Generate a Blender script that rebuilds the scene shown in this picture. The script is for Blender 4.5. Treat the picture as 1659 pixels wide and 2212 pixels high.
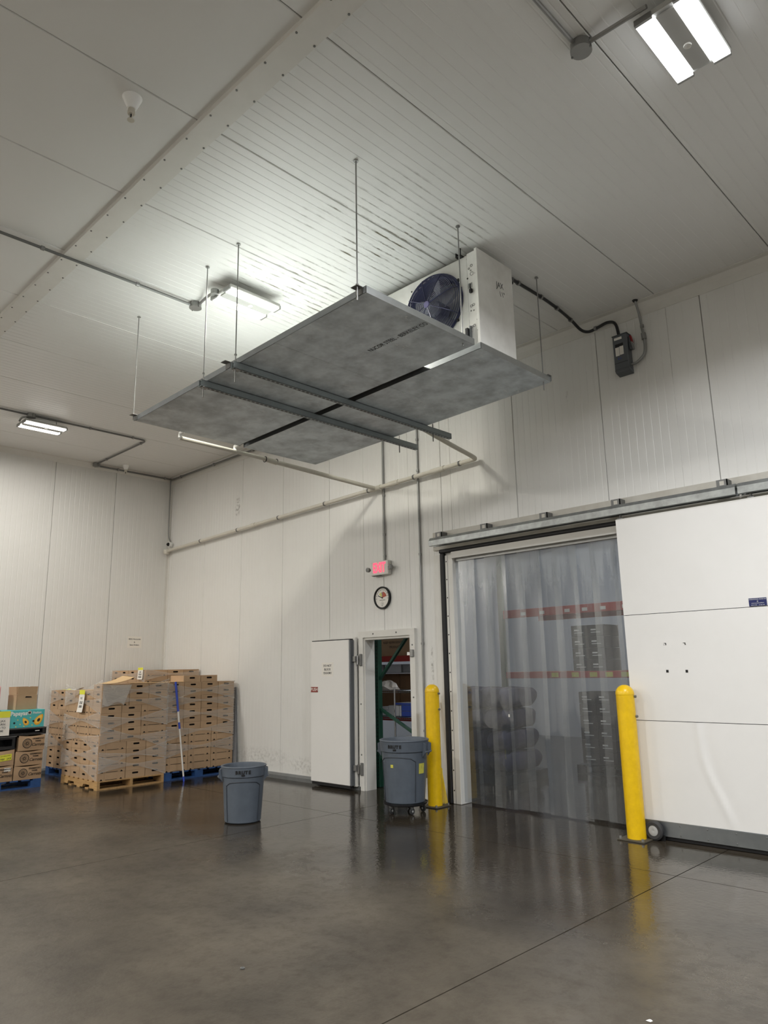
import bpy, math, random
from mathutils import Matrix, Vector
random.seed(7)
for o in list(bpy.data.objects): bpy.data.objects.remove(o, do_unlink=True)
S = bpy.context.scene
COL = S.collection
PI = math.pi

# ------------------------------------------------------------------ camera
cam_d = bpy.data.cameras.new('camera'); cam = bpy.data.objects.new('camera', cam_d); COL.objects.link(cam)
yaw, pit, rol, FPX = 0.77319881, 0.21250902, -0.01847251, 1575.0
fw = Vector((-math.sin(yaw)*math.cos(pit), math.cos(yaw)*math.cos(pit), math.sin(pit)))
rt = fw.cross(Vector((0, 0, 1))).normalized(); up = rt.cross(fw)
r2 = rt*math.cos(rol)+up*math.sin(rol); u2 = up*math.cos(rol)-rt*math.sin(rol)
M = Matrix((r2, u2, -fw)).transposed().to_4x4(); M.translation = (12.69, -7.032, 1.55)
cam.matrix_world = M
cam_d.sensor_fit = 'HORIZONTAL'; cam_d.sensor_width = 36.0; cam_d.lens = FPX/1659*36.0
cam_d.clip_start = 0.05; cam_d.clip_end = 100
S.camera = cam

# ------------------------------------------------------------------ world, exposure
w = bpy.data.worlds.new('world'); S.world = w; w.use_nodes = True
w.node_tree.nodes['Background'].inputs[0].default_value = (0.02, 0.02, 0.02, 1)
w.node_tree.nodes['Background'].inputs[1].default_value = 0.2
S.view_settings.view_transform = 'Standard'; S.view_settings.look = 'None'
S.view_settings.gamma = 1.0; S.view_settings.use_curve_mapping = False
S.view_settings.exposure = 0.0
LAMP = 82.0          # watts of each of the two lens strips of a ceiling fixture
LENS = 9.0            # radiance of the diffuser itself
SPREAD = math.radians(180)
LAMP_COL = {'warm': (1.0, 0.965, 0.91), 'mid': (1.0, 0.965, 0.86), 'cool': (0.95, 0.97, 1.0)}

# ------------------------------------------------------------------ helpers
def c(r, g, b):
    f = lambda v: (v/255/12.92) if v/255 <= .04045 else ((v/255+.055)/1.055)**2.4
    return (f(r), f(g), f(b), 1)

MATS = {}
def pm(name, col, rough=.5, metal=0.0, spec=.5, var=0, vscale=4, vcol=None, bump=0, bscale=40, rand=0, emit=None, estr=0, stretch=None, coat=0):
    m = bpy.data.materials.new(name); m.use_nodes = True
    nt = m.node_tree; N = nt.nodes; L = nt.links; b = N['Principled BSDF']
    b.inputs['Base Color'].default_value = col; b.inputs['Roughness'].default_value = rough
    b.inputs['Metallic'].default_value = metal; b.inputs['Specular IOR Level'].default_value = spec
    if coat: b.inputs['Coat Weight'].default_value = coat; b.inputs['Coat Roughness'].default_value = .1
    if emit: b.inputs['Emission Color'].default_value = emit; b.inputs['Emission Strength'].default_value = estr
    vec = None
    if var or bump:
        g = N.new('ShaderNodeNewGeometry'); mp = N.new('ShaderNodeMapping'); mp.vector_type = 'POINT'
        if stretch: mp.inputs['Scale'].default_value = stretch
        L.new(g.outputs['Position'], mp.inputs['Vector']); vec = mp.outputs['Vector']
    src = None
    if var:
        n = N.new('ShaderNodeTexNoise'); n.inputs['Scale'].default_value = vscale; n.inputs['Detail'].default_value = 3; n.inputs['Roughness'].default_value = .65
        L.new(vec, n.inputs['Vector'])
        r = N.new('ShaderNodeValToRGB'); r.color_ramp.elements[0].position = .35; r.color_ramp.elements[1].position = .68
        L.new(n.outputs['Fac'], r.inputs['Fac'])
        vc = vcol or tuple(v*.6 for v in col[:3])+(1,)
        mx = N.new('ShaderNodeMix'); mx.data_type = 'RGBA'; mx.inputs[6].default_value = col; mx.inputs[7].default_value = vc
        mu = N.new('ShaderNodeMath'); mu.operation = 'MULTIPLY'; mu.inputs[1].default_value = var
        L.new(r.outputs['Color'], mu.inputs[0]); L.new(mu.outputs[0], mx.inputs[0]); src = mx.outputs[2]
    if rand:
        oi = N.new('ShaderNodeObjectInfo'); h = N.new('ShaderNodeHueSaturation')
        mr = N.new('ShaderNodeMapRange'); mr.inputs[3].default_value = 1-rand; mr.inputs[4].default_value = 1+rand
        L.new(oi.outputs['Random'], mr.inputs[0]); L.new(mr.outputs[0], h.inputs['Value'])
        if src: L.new(src, h.inputs['Color'])
        else: h.inputs['Color'].default_value = col
        src = h.outputs['Color']
    if src: L.new(src, b.inputs['Base Color'])
    if bump:
        n2 = N.new('ShaderNodeTexNoise'); n2.inputs['Scale'].default_value = bscale; n2.inputs['Detail'].default_value = 4
        L.new(vec, n2.inputs['Vector']); bp = N.new('ShaderNodeBump'); bp.inputs['Strength'].default_value = bump; bp.inputs['Distance'].default_value = .01
        L.new(n2.outputs['Fac'], bp.inputs['Height']); L.new(bp.outputs['Normal'], b.inputs['Normal'])
    MATS[name] = m
    return m

def node_math(nt, op, a, b=None, clamp=False):
    n = nt.nodes.new('ShaderNodeMath'); n.operation = op; n.use_clamp = clamp
    for i, v in enumerate((a, b)):
        if v is None: continue
        if isinstance(v, (int, float)): n.inputs[i].default_value = v
        else: nt.links.new(v, n.inputs[i])
    return n.outputs[0]

def newobj(name, data, parent=None):
    o = bpy.data.objects.new(name, data); COL.objects.link(o)
    if parent is not None: o.parent = parent
    return o
FRAME = {}
def frame_of(o):
    m = Matrix.Identity(4)
    while o is not None:
        m = FRAME.get(o.name, Matrix.Identity(4)) @ m; o = o.parent
    return m
def tag(o, label=None, cat=None, group=None, kind=None):
    if label: o['label'] = label
    if cat: o['category'] = cat
    if group: o['group'] = group
    if kind: o['kind'] = kind
    return o
def thing(name, label, cat, loc=(0, 0, 0), rz=0, group=None, kind=None):
    o = newobj(name, None); o.empty_display_size = .1; place(o, loc, rz)
    return tag(o, label, cat, group, kind)
def place(o, loc, rz=0):
    o.location = loc; o.rotation_euler = (0, 0, rz)
    FRAME[o.name] = Matrix.Translation(loc) @ Matrix.Rotation(rz, 4, 'Z')

class MB:
    def __init__(s): s.v = []; s.f = []; s.mi = []; s.cur = 0
    def add(s, vs, fs):
        n = len(s.v); s.v += [tuple(p) for p in vs]
        for f in fs: s.f.append(tuple(i+n for i in f)); s.mi.append(s.cur)
        return s
    def box(s, x0, y0, z0, x1, y1, z1):
        x0, x1 = min(x0, x1), max(x0, x1); y0, y1 = min(y0, y1), max(y0, y1); z0, z1 = min(z0, z1), max(z0, z1)
        return s.add([(x0, y0, z0), (x1, y0, z0), (x1, y1, z0), (x0, y1, z0), (x0, y0, z1), (x1, y0, z1), (x1, y1, z1), (x0, y1, z1)],
                     [(0, 3, 2, 1), (4, 5, 6, 7), (0, 1, 5, 4), (1, 2, 6, 5), (2, 3, 7, 6), (3, 0, 4, 7)])
    def bbox(s, x0, y0, z0, x1, y1, z1, b=.006):
        """box with chamfered edges"""
        P = []
        for x, dx in ((x0, b), (x1, -b)):
            for y, dy in ((y0, b), (y1, -b)):
                for z, dz in ((z0, b), (z1, -b)):
                    P += [(x, y+dy, z+dz), (x+dx, y, z+dz), (x+dx, y+dy, z)]
        import bmesh
        bm = bmesh.new()
        for p in P: bm.verts.new(p)
        r = bmesh.ops.convex_hull(bm, input=bm.verts)
        bm.verts.index_update()
        vs = [v.co[:] for v in bm.verts]; fs = [[v.index for v in f.verts] for f in bm.faces]; bm.free()
        return s.add(vs, fs)
    def bar(s, p, q, w, h, upv=(0, 0, 1)):
        p = Vector(p); q = Vector(q); d = (q-p).normalized(); a = d.cross(Vector(upv))
        if a.length < 1e-4: a = d.cross(Vector((1, 0, 0)))
        a.normalize(); b = a.cross(d); a *= w/2; b *= h/2
        vs = [p-a-b, p+a-b, p+a+b, p-a+b, q-a-b, q+a-b, q+a+b, q-a+b]
        return s.add(vs, [(0, 1, 2, 3), (7, 6, 5, 4), (0, 4, 5, 1), (1, 5, 6, 2), (2, 6, 7, 3), (3, 7, 4, 0)])
    def tube(s, pts, r, n=10, cap=True):
        pts = [Vector(p) for p in pts]; m = len(pts); rr = r if isinstance(r, (list, tuple)) else [r]*m
        a = None; vs = []
        for i, p in enumerate(pts):
            d = (pts[min(i+1, m-1)]-pts[max(i-1, 0)]).normalized()
            if a is None:
                a = d.cross(Vector((0, 0, 1)))
                if a.length < 1e-3: a = d.cross(Vector((1, 0, 0)))
            a = (a-d*a.dot(d)).normalized(); b = d.cross(a)
            for k in range(n):
                t = 2*PI*k/n; vs.append(p+(a*math.cos(t)+b*math.sin(t))*rr[i])
        fs = [(i*n+k, i*n+(k+1) % n, (i+1)*n+(k+1) % n, (i+1)*n+k) for i in range(m-1) for k in range(n)]
        if cap: fs += [tuple(range(n-1, -1, -1)), tuple((m-1)*n+k for k in range(n))]
        return s.add(vs, fs)
    def cyl(s, p, q, r, n=14): return s.tube([p, q], r, n)
    def lathe(s, prof, o=(0, 0, 0), n=32, axis='z', t0=0, closed=False):
        vs = []; m = len(prof)
        for r, z in prof:
            for k in range(n):
                t = 2*PI*k/n+t0; x, y = r*math.cos(t), r*math.sin(t)
                vs.append({'z': (o[0]+x, o[1]+y, o[2]+z), 'y': (o[0]+x, o[1]+z, o[2]+y), 'x': (o[0]+z, o[1]+x, o[2]+y)}[axis])
        fs = [(i*n+k, i*n+(k+1) % n, (i+1)*n+(k+1) % n, (i+1)*n+k) for i in range(m-1) for k in range(n)]
        if closed: fs += [((m-1)*n+k, (m-1)*n+(k+1) % n, (k+1) % n, k) for k in range(n)]
        return s.add(vs, fs)
    def ring(s, o, R, r, axis='z', n=40, k=8):
        return s.lathe([(R+r*math.cos(2*PI*i/k), r*math.sin(2*PI*i/k)) for i in range(k)], o, n, axis, closed=True)
    def prism(s, poly, ext):
        n = len(poly); e = Vector(ext); A = [Vector(p) for p in poly]; B = [p+e for p in A]
        return s.add(A+B, [tuple(range(n-1, -1, -1)), tuple(range(n, 2*n))]+[(i, (i+1) % n, n+(i+1) % n, n+i) for i in range(n)])
    def grid(s, fn, nu, nv):
        vs = [fn(i/nu, j/nv) for i in range(nu+1) for j in range(nv+1)]
        return s.add(vs, [(i*(nv+1)+j, (i+1)*(nv+1)+j, (i+1)*(nv+1)+j+1, i*(nv+1)+j+1) for i in range(nu) for j in range(nv)])
    def build(s, name, mat, parent=None, smooth=False, origin=None, local=False, recalc=True):
        me = bpy.data.meshes.new(name); vs = s.v
        if parent is not None and not local:
            inv = frame_of(parent).inverted(); vs = [inv @ Vector(p) for p in vs]
        if origin is not None: vs = [(p[0]-origin[0], p[1]-origin[1], p[2]-origin[2]) for p in vs]
        me.from_pydata([tuple(p) for p in vs], [], s.f)
        for m in (mat if isinstance(mat, (list, tuple)) else [mat]): me.materials.append(MATS[m])
        if isinstance(mat, (list, tuple)): me.polygons.foreach_set('material_index', s.mi)
        import bmesh
        if recalc: bm = bmesh.new(); bm.from_mesh(me); bmesh.ops.recalc_face_normals(bm, faces=bm.faces); bm.to_mesh(me); bm.free()
        if smooth:
            me.polygons.foreach_set('use_smooth', [True]*len(me.polygons)); me.set_sharp_from_angle(angle=math.radians(35))
        me.update()
        o = newobj(name, me, parent)
        if origin is not None: place(o, origin)
        return o

def link_copy(src, parent=None, loc=None, rz=None):
    o = src.copy(); COL.objects.link(o); o.parent = parent
    if loc is not None: place(o, loc, rz or 0)
    return o

def text(name, body, size, org, right, upv, mat, parent=None, ext=.0008, align='CENTER', sx=1.0, shear=0, bold=0, spacing=1.0, off=.001):
    cu = bpy.data.curves.new(name, 'FONT'); cu.body = body; cu.size = size; cu.align_x = align; cu.align_y = 'CENTER'
    cu.extrude = ext; cu.shear = shear; cu.offset = bold; cu.space_line = spacing; cu.resolution_u = 3
    t = bpy.data.objects.new(name+'_tmp', cu); COL.objects.link(t)
    bpy.context.view_layer.update()
    me = bpy.data.meshes.new_from_object(t.evaluated_get(bpy.context.evaluated_depsgraph_get()))
    bpy.data.objects.remove(t, do_unlink=True); bpy.data.curves.remove(cu)
    r = Vector(right).normalized(); u = Vector(upv).normalized(); n = r.cross(u)
    mt = Matrix((r*sx, u, n)).transposed().to_4x4(); mt.translation = Vector(org)+n*off
    if parent is not None: mt = frame_of(parent).inverted() @ mt
    me.transform(mt); me.name = name
    me.materials.clear(); me.materials.append(MATS[mat])
    return newobj(name, me, parent)

def bez(pts, n=8):
    """Catmull-Rom through points"""
    P = [Vector(p) for p in pts]; P = [P[0]*2-P[1]]+P+[P[-1]*2-P[-2]]; out = []
    for i in range(1, len(P)-2):
        a, b, d, e = P[i-1], P[i], P[i+1], P[i+2]
        for k in range(n):
            t = k/n
            out.append(.5*((2*b)+(d-a)*t+(2*a-5*b+4*d-e)*t*t+(3*b-a-3*d+e)*t**3))
    out.append(P[-2]); return out
ORD = ['bottom', 'second', 'third', 'fourth', 'fifth', 'sixth', 'seventh', 'eighth', 'ninth', 'tenth', 'eleventh', 'twelfth', 'thirteenth', 'fourteenth', 'fifteenth', 'sixteenth']

# ------------------------------------------------------------------ materials
pm('wall_white', c(226, 225, 221), .34, var=.10, vscale=1.6, vcol=c(196, 193, 184))
pm('white_smooth', c(232, 230, 226), .4, var=.08, vscale=2.5, vcol=c(200, 198, 190), bump=.04, bscale=9)
pm('trim_white', c(222, 220, 214), .45, var=.12, vscale=5, vcol=c(180, 176, 166))
pm('header_tan', c(196, 192, 182), .45, var=.35, vscale=5, vcol=c(160, 152, 136))
pm('gloss_white', c(250, 250, 248), .25)
pm('seam_dark', c(70, 68, 64), .8)
pm('galv', c(150, 154, 156), .38, .85, var=.35, vscale=3.5, vcol=c(96, 100, 102), bump=.05, bscale=18)
pm('galv_pan', c(220, 229, 234), .5, .3, var=.7, vscale=4.5, vcol=c(154, 162, 167), bump=.10, bscale=14)
def pan_flecks():
    nt = MATS['galv_pan'].node_tree; N = nt.nodes; L = nt.links; b = N['Principled BSDF']; src = b.inputs['Base Color'].links[0].from_socket
    g = N.new('ShaderNodeNewGeometry'); mp = N.new('ShaderNodeMapping'); mp.inputs['Rotation'].default_value = (0, 0, .6); mp.inputs['Scale'].default_value = (1, .35, 1); L.new(g.outputs['Position'], mp.inputs[0])
    n = N.new('ShaderNodeTexNoise'); n.inputs['Scale'].default_value = 34; n.inputs['Detail'].default_value = 7; n.inputs['Roughness'].default_value = .7; n.inputs['Distortion'].default_value = 1.2; L.new(mp.outputs[0], n.inputs['Vector'])
    n2 = N.new('ShaderNodeTexNoise'); n2.inputs['Scale'].default_value = 1.7; L.new(g.outputs['Position'], n2.inputs['Vector'])
    r = N.new('ShaderNodeMapRange'); r.inputs[1].default_value = .56; r.inputs[2].default_value = .68; L.new(n.outputs['Fac'], r.inputs[0])
    q = N.new('ShaderNodeMapRange'); q.inputs[1].default_value = .42; q.inputs[2].default_value = .60; L.new(n2.outputs['Fac'], q.inputs[0])
    mx = N.new('ShaderNodeMix'); mx.data_type = 'RGBA'; mx.inputs[7].default_value = c(238, 240, 240); L.new(src, mx.inputs[6]); L.new(node_math(nt, 'MULTIPLY', node_math(nt, 'MULTIPLY', r.outputs[0], q.outputs[0]), .75), mx.inputs[0]); L.new(mx.outputs[2], b.inputs['Base Color'])
pm('galv_bright', c(196, 200, 200), .3, .9, var=.3, vscale=8)
pm('galv_track', c(168, 171, 170), .42, .8, var=.45, vscale=10, vcol=c(110, 112, 110))
pm('strut', c(150, 158, 160), .45, .5, var=.2, vscale=9)
pm('conduit', c(150, 150, 148), .42, .7, var=.2, vscale=6)
pm('conduit_dull', c(118, 118, 116), .5, .4)
pm('pvc', c(214, 210, 198), .4, var=.18, vscale=5, vcol=c(176, 168, 148))
pm('rubber', c(26, 26, 28), .6)
pm('black', c(14, 14, 15), .5)
pm('black_plastic', c(28, 29, 31), .4, var=.3, vscale=8, vcol=c(52, 52, 54))
pm('box_grey', c(92, 96, 100), .45, .1)
pm('red', c(150, 30, 36), .4)
pm('yellow', c(240, 196, 14), .33, var=.30, vscale=14, vcol=c(196, 150, 14), bump=.03, bscale=30)
pm('bollard_plate', c(88, 82, 70), .6, .3, var=.5, vscale=14)
pm('can_grey', c(90, 98, 108), .42, var=.35, vscale=7, vcol=c(66, 73, 82), bump=.05, bscale=90)
pm('can_dark', c(52, 58, 66), .5)
pm('cardboard', c(184, 154, 122), .8, var=.25, vscale=6, vcol=c(158, 129, 99), rand=.09)
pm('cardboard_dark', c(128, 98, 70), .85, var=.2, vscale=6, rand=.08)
pm('cardboard_flap', c(206, 174, 130), .8, rand=.06)
pm('hole_dark', c(30, 22, 16), .9)
pm('print_dark', c(44, 44, 46), .7)
pm('print_grey', c(96, 96, 98), .7)
pm('print_brown', c(64, 54, 44), .7)
pm('print_white', c(236, 236, 232), .6)
pm('paper', c(234, 230, 222), .7, var=.06, vscale=9)
pm('paper_yellow', c(226, 226, 70), .7)
pm('sticker_yellow', c(212, 206, 84), .6, var=.5, vscale=30, vcol=c(150, 146, 80))
pm('teal', c(84, 186, 188), .5)
pm('papaya', c(240, 172, 40), .6)
pm('papaya_in', c(250, 206, 92), .6)
pm('pink', c(238, 180, 184), .5)
pm('wood', c(198, 160, 108), .7, var=.6, vscale=3, vcol=c(150, 112, 70), stretch=(2, 12, 20))
pm('pallet_blue', c(44, 86, 146), .65, var=.6, vscale=7, vcol=c(30, 56, 96))
pm('blue', c(42, 70, 176), .35)
pm('pole_white', c(224, 220, 214), .4)
pm('unit_white', c(230, 229, 224), .4, var=.35, vscale=3.5, vcol=c(172, 168, 158))
pm('fan_blue', c(48, 52, 84), .35, .2)
pm('boss_violet', c(92, 88, 130), .4)
pm('coil_grey', c(196, 196, 194), .5, .2)
pm('fan_dark', c(120, 122, 128), .4, .2)
pm('fan_grey', c(112, 114, 120), .4, .3)
pm('chrome', c(190, 190, 192), .2, 1.0)
pm('exit_red', c(255, 40, 60), .5, emit=(1, .05, .1, 1), estr=2.2)
pm('dial_red', c(176, 84, 62), .6); pm('dial_yellow', c(206, 206, 116), .6); pm('dial_grey', c(130, 124, 140), .6)
pm('push_red', c(140, 56, 46), .5)
pm('sticker_blue', c(20, 30, 88), .45)
pm('rack_green', c(22, 66, 50), .5); pm('rack_red', c(176, 48, 40), .5)
pm('dark_load', c(28, 26, 50), .6, var=.7, vscale=4, vcol=c(74, 74, 100))
pm('carton_black', c(34, 34, 40), .6); pm('carton_grey', c(150, 152, 156), .6); pm('carton_white', c(206, 208, 212), .6)
pm('carton_blue', c(50, 74, 160), .5)
pm('tyre', c(52, 52, 52), .7); pm('hub', c(170, 170, 168), .5)
pm('straw_yellow', c(236, 204, 40), .7)
pm('grey_wall', c(196, 200, 206), .6); pm('lens_housing', c(176, 176, 172), .45)
for k, v in LAMP_COL.items(): pm('lens_'+k, c(255, 255, 255), .4, emit=v+(1,), estr=LENS)
pm('lens_store', c(255, 255, 255), .4, emit=(.86, .92, 1, 1), estr=6)
for k in list(LAMP_COL)+['store']: MATS['lens_'+k].cycles.emission_sampling = 'NONE'
pm('smoke_glass', c(20, 20, 22), .1)
pm('baseboard_grey', c(128, 130, 130), .5, .3, var=.4, vscale=6)

pan_flecks()
def wall_scuffs():
    m = MATS['wall_white']; nt = m.node_tree; N = nt.nodes; L = nt.links; b = N['Principled BSDF']
    src = b.inputs['Base Color'].links[0].from_socket
    g = N.new('ShaderNodeNewGeometry'); sp = N.new('ShaderNodeSeparateXYZ'); L.new(g.outputs['Position'], sp.inputs[0])
    n = N.new('ShaderNodeTexNoise'); n.inputs['Scale'].default_value = 22; n.inputs['Detail'].default_value = 2; L.new(g.outputs['Position'], n.inputs['Vector'])
    tot = None
    for cx, cz, rx, rz, amt in ((2.30, 4.34, .09, .22, .8), (6.62, 1.55, .03, .35, .7), (6.60, .55, .10, .45, .35), (3.1, .28, .9, .16, .30), (4.2, .22, .5, .14, .35), (8.75, 4.55, .02, .10, .5)):
        dx = node_math(nt, 'DIVIDE', node_math(nt, 'SUBTRACT', sp.outputs[0], cx), rx); dz = node_math(nt, 'DIVIDE', node_math(nt, 'SUBTRACT', sp.outputs[2], cz), rz)
        d = node_math(nt, 'SUBTRACT', 1.0, node_math(nt, 'ADD', node_math(nt, 'MULTIPLY', dx, dx), node_math(nt, 'MULTIPLY', dz, dz)), True)
        k = node_math(nt, 'MULTIPLY', d, amt)
        tot = k if tot is None else node_math(nt, 'MAXIMUM', tot, k)
    r = N.new('ShaderNodeMapRange'); r.inputs[1].default_value = .45; r.inputs[2].default_value = .65; L.new(n.outputs['Fac'], r.inputs[0])
    yy = N.new('ShaderNodeMapRange'); yy.inputs[1].default_value = -.06; yy.inputs[2].default_value = -.05; L.new(sp.outputs[1], yy.inputs[0])
    f = node_math(nt, 'MULTIPLY', node_math(nt, 'MULTIPLY', tot, r.outputs[0]), yy.outputs[0])
    mx = N.new('ShaderNodeMix'); mx.data_type = 'RGBA'; mx.inputs[7].default_value = c(120, 116, 106); L.new(src, mx.inputs[6]); L.new(f, mx.inputs[0]); L.new(mx.outputs[2], b.inputs['Base Color'])
wall_scuffs()

def film_material():
    m = bpy.data.materials.new('stretch_film'); m.use_nodes = True; nt = m.node_tree; N = nt.nodes; L = nt.links
    b = N['Principled BSDF']; b.inputs['Base Color'].default_value = c(222, 216, 208); b.inputs['Roughness'].default_value = .22
    tr = N.new('ShaderNodeBsdfTransparent'); mx = N.new('ShaderNodeMixShader')
    uv = N.new('ShaderNodeUVMap'); mp = N.new('ShaderNodeMapping'); mp.inputs['Scale'].default_value = (2.2, 16, 1)
    n = N.new('ShaderNodeTexNoise'); n.inputs['Scale'].default_value = 1.6; n.inputs['Detail'].default_value = 5
    L.new(uv.outputs['UV'], mp.inputs['Vector']); L.new(mp.outputs['Vector'], n.inputs['Vector'])
    r = N.new('ShaderNodeMapRange'); r.inputs[1].default_value = .35; r.inputs[2].default_value = .72; r.inputs[3].default_value = .16; r.inputs[4].default_value = .52
    L.new(n.outputs['Fac'], r.inputs[0])
    at = N.new('ShaderNodeSeparateXYZ'); L.new(uv.outputs['UV'], at.inputs[0])   # gathered film is denser: v edges
    e = node_math(nt, 'ABSOLUTE', node_math(nt, 'SUBTRACT', at.outputs[1], .5))
    ed = N.new('ShaderNodeMapRange'); ed.inputs[1].default_value = .44; ed.inputs[2].default_value = .5; ed.inputs[3].default_value = 0; ed.inputs[4].default_value = .35
    L.new(e, ed.inputs[0])
    L.new(node_math(nt, 'ADD', r.outputs[0], ed.outputs[0], True), mx.inputs[0])
    bp = N.new('ShaderNodeBump'); bp.inputs['Strength'].default_value = .5; bp.inputs['Distance'].default_value = .01
    L.new(n.outputs['Fac'], bp.inputs['Height']); L.new(bp.outputs['Normal'], b.inputs['Normal'])
    L.new(tr.outputs[0], mx.inputs[1]); L.new(b.outputs[0], mx.inputs[2]); L.new(mx.outputs[0], N['Material Output'].inputs[0])
    MATS['film'] = m
film_material()

def strip_material(name, haze, tint):
    m = bpy.data.materials.new(name); m.use_nodes = True; nt = m.node_tree; N = nt.nodes; L = nt.links
    N.remove(N['Principled BSDF'])
    tr = N.new('ShaderNodeBsdfTransparent'); tr.inputs[0].default_value = tint
    df = N.new('ShaderNodeBsdfDiffuse'); df.inputs[0].default_value = c(214, 217, 217)
    tl = N.new('ShaderNodeBsdfTranslucent'); tl.inputs[0].default_value = c(190, 194, 196)
    gl = N.new('ShaderNodeBsdfGlossy'); gl.inputs['Roughness'].default_value = .04
    g = N.new('ShaderNodeNewGeometry'); sp = N.new('ShaderNodeSeparateXYZ'); L.new(g.outputs['Position'], sp.inputs[0])
    # condensation: a foggy zone near the head of the strips with drip runs, clearer below
    mp = N.new('ShaderNodeMapping'); mp.inputs['Scale'].default_value = (9, 9, .55); L.new(g.outputs['Position'], mp.inputs[0])
    n = N.new('ShaderNodeTexNoise'); n.inputs['Scale'].default_value = 1.4; n.inputs['Detail'].default_value = 5; L.new(mp.outputs[0], n.inputs['Vector'])
    zz = node_math(nt, 'ADD', sp.outputs[2], node_math(nt, 'MULTIPLY', node_math(nt, 'SUBTRACT', n.outputs['Fac'], .5), 1.6))
    fog = N.new('ShaderNodeMapRange'); fog.interpolation_type = 'SMOOTHSTEP'
    fog.inputs[1].default_value = 2.2; fog.inputs[2].default_value = 2.75; fog.inputs[3].default_value = haze; fog.inputs[4].default_value = haze+.40
    L.new(zz, fog.inputs[0])
    md = N.new('ShaderNodeMixShader'); md.inputs[0].default_value = .5; L.new(df.outputs[0], md.inputs[1]); L.new(tl.outputs[0], md.inputs[2])
    m1 = N.new('ShaderNodeMixShader'); L.new(fog.outputs[0], m1.inputs[0]); L.new(tr.outputs[0], m1.inputs[1]); L.new(md.outputs[0], m1.inputs[2])
    fr = N.new('ShaderNodeFresnel'); L.new(node_math(nt, 'SUBTRACT', 2.0, node_math(nt, 'MULTIPLY', g.outputs['Backfacing'], 2.0-1/2.0)), fr.inputs[0])   # thin sheet: same reflectance from both sides
    m2 = N.new('ShaderNodeMixShader'); L.new(fr.outputs[0], m2.inputs[0]); L.new(m1.outputs[0], m2.inputs[1]); L.new(gl.outputs[0], m2.inputs[2])
    L.new(m2.outputs[0], N['Material Output'].inputs[0]); MATS[name] = m
strip_material('plastic_strip', .12, (.80, .82, .84, 1))

def ceiling_material():
    m = pm('ceiling_white', c(227, 227, 224), .38); nt = m.node_tree; N = nt.nodes; L = nt.links; b = N['Principled BSDF']
    g = N.new('ShaderNodeNewGeometry'); sp = N.new('ShaderNodeSeparateXYZ'); L.new(g.outputs['Position'], sp.inputs[0])
    mp = N.new('ShaderNodeMapping'); mp.inputs['Scale'].default_value = (16, 2.6, 1); L.new(g.outputs['Position'], mp.inputs[0])
    n = N.new('ShaderNodeTexNoise'); n.inputs['Scale'].default_value = 2.0; n.inputs['Detail'].default_value = 4; n.inputs['Roughness'].default_value = .75; L.new(mp.outputs[0], n.inputs['Vector'])
    # mildew streaks that follow the ribs around the cooler outlet
    dx = node_math(nt, 'DIVIDE', node_math(nt, 'SUBTRACT', sp.outputs[0], 8.0), 1.9)
    dy = node_math(nt, 'DIVIDE', node_math(nt, 'SUBTRACT', sp.outputs[1], -2.75), 1.05)
    d2 = node_math(nt, 'ADD', node_math(nt, 'MULTIPLY', dx, dx), node_math(nt, 'MULTIPLY', dy, dy))
    reg = node_math(nt, 'SUBTRACT', 1.0, d2, True)
    # rib lines: dirt gathers in the grooves every 85 mm
    fr = node_math(nt, 'FRACT', node_math(nt, 'ADD', node_math(nt, 'DIVIDE', sp.outputs[0], .085), .5))
    rib = node_math(nt, 'ABSOLUTE', node_math(nt, 'SUBTRACT', fr, .5))
    rl = N.new('ShaderNodeMapRange'); rl.inputs[1].default_value = .05; rl.inputs[2].default_value = .17; rl.inputs[3].default_value = 1.0; rl.inputs[4].default_value = .10; L.new(rib, rl.inputs[0])
    st = N.new('ShaderNodeMapRange'); st.inputs[1].default_value = .44; st.inputs[2].default_value = .68; L.new(n.outputs['Fac'], st.inputs[0])
    n2 = N.new('ShaderNodeTexNoise'); n2.inputs['Scale'].default_value = 1.3; n2.inputs['Detail'].default_value = 3; L.new(g.outputs['Position'], n2.inputs['Vector'])
    pt = N.new('ShaderNodeMapRange'); pt.inputs[1].default_value = .36; pt.inputs[2].default_value = .62; L.new(n2.outputs['Fac'], pt.inputs[0])
    k = node_math(nt, 'MULTIPLY', node_math(nt, 'MULTIPLY', reg, rl.outputs[0]), node_math(nt, 'MULTIPLY', st.outputs[0], pt.outputs[0]))
    k = node_math(nt, 'MULTIPLY', k, 2.3, True)
    mx = N.new('ShaderNodeMix'); mx.data_type = 'RGBA'; mx.inputs[6].default_value = c(227, 227, 224); mx.inputs[7].default_value = c(104, 98, 80)
    L.new(k, mx.inputs[0]); L.new(mx.outputs[2], b.inputs['Base Color'])
ceiling_material()

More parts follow.
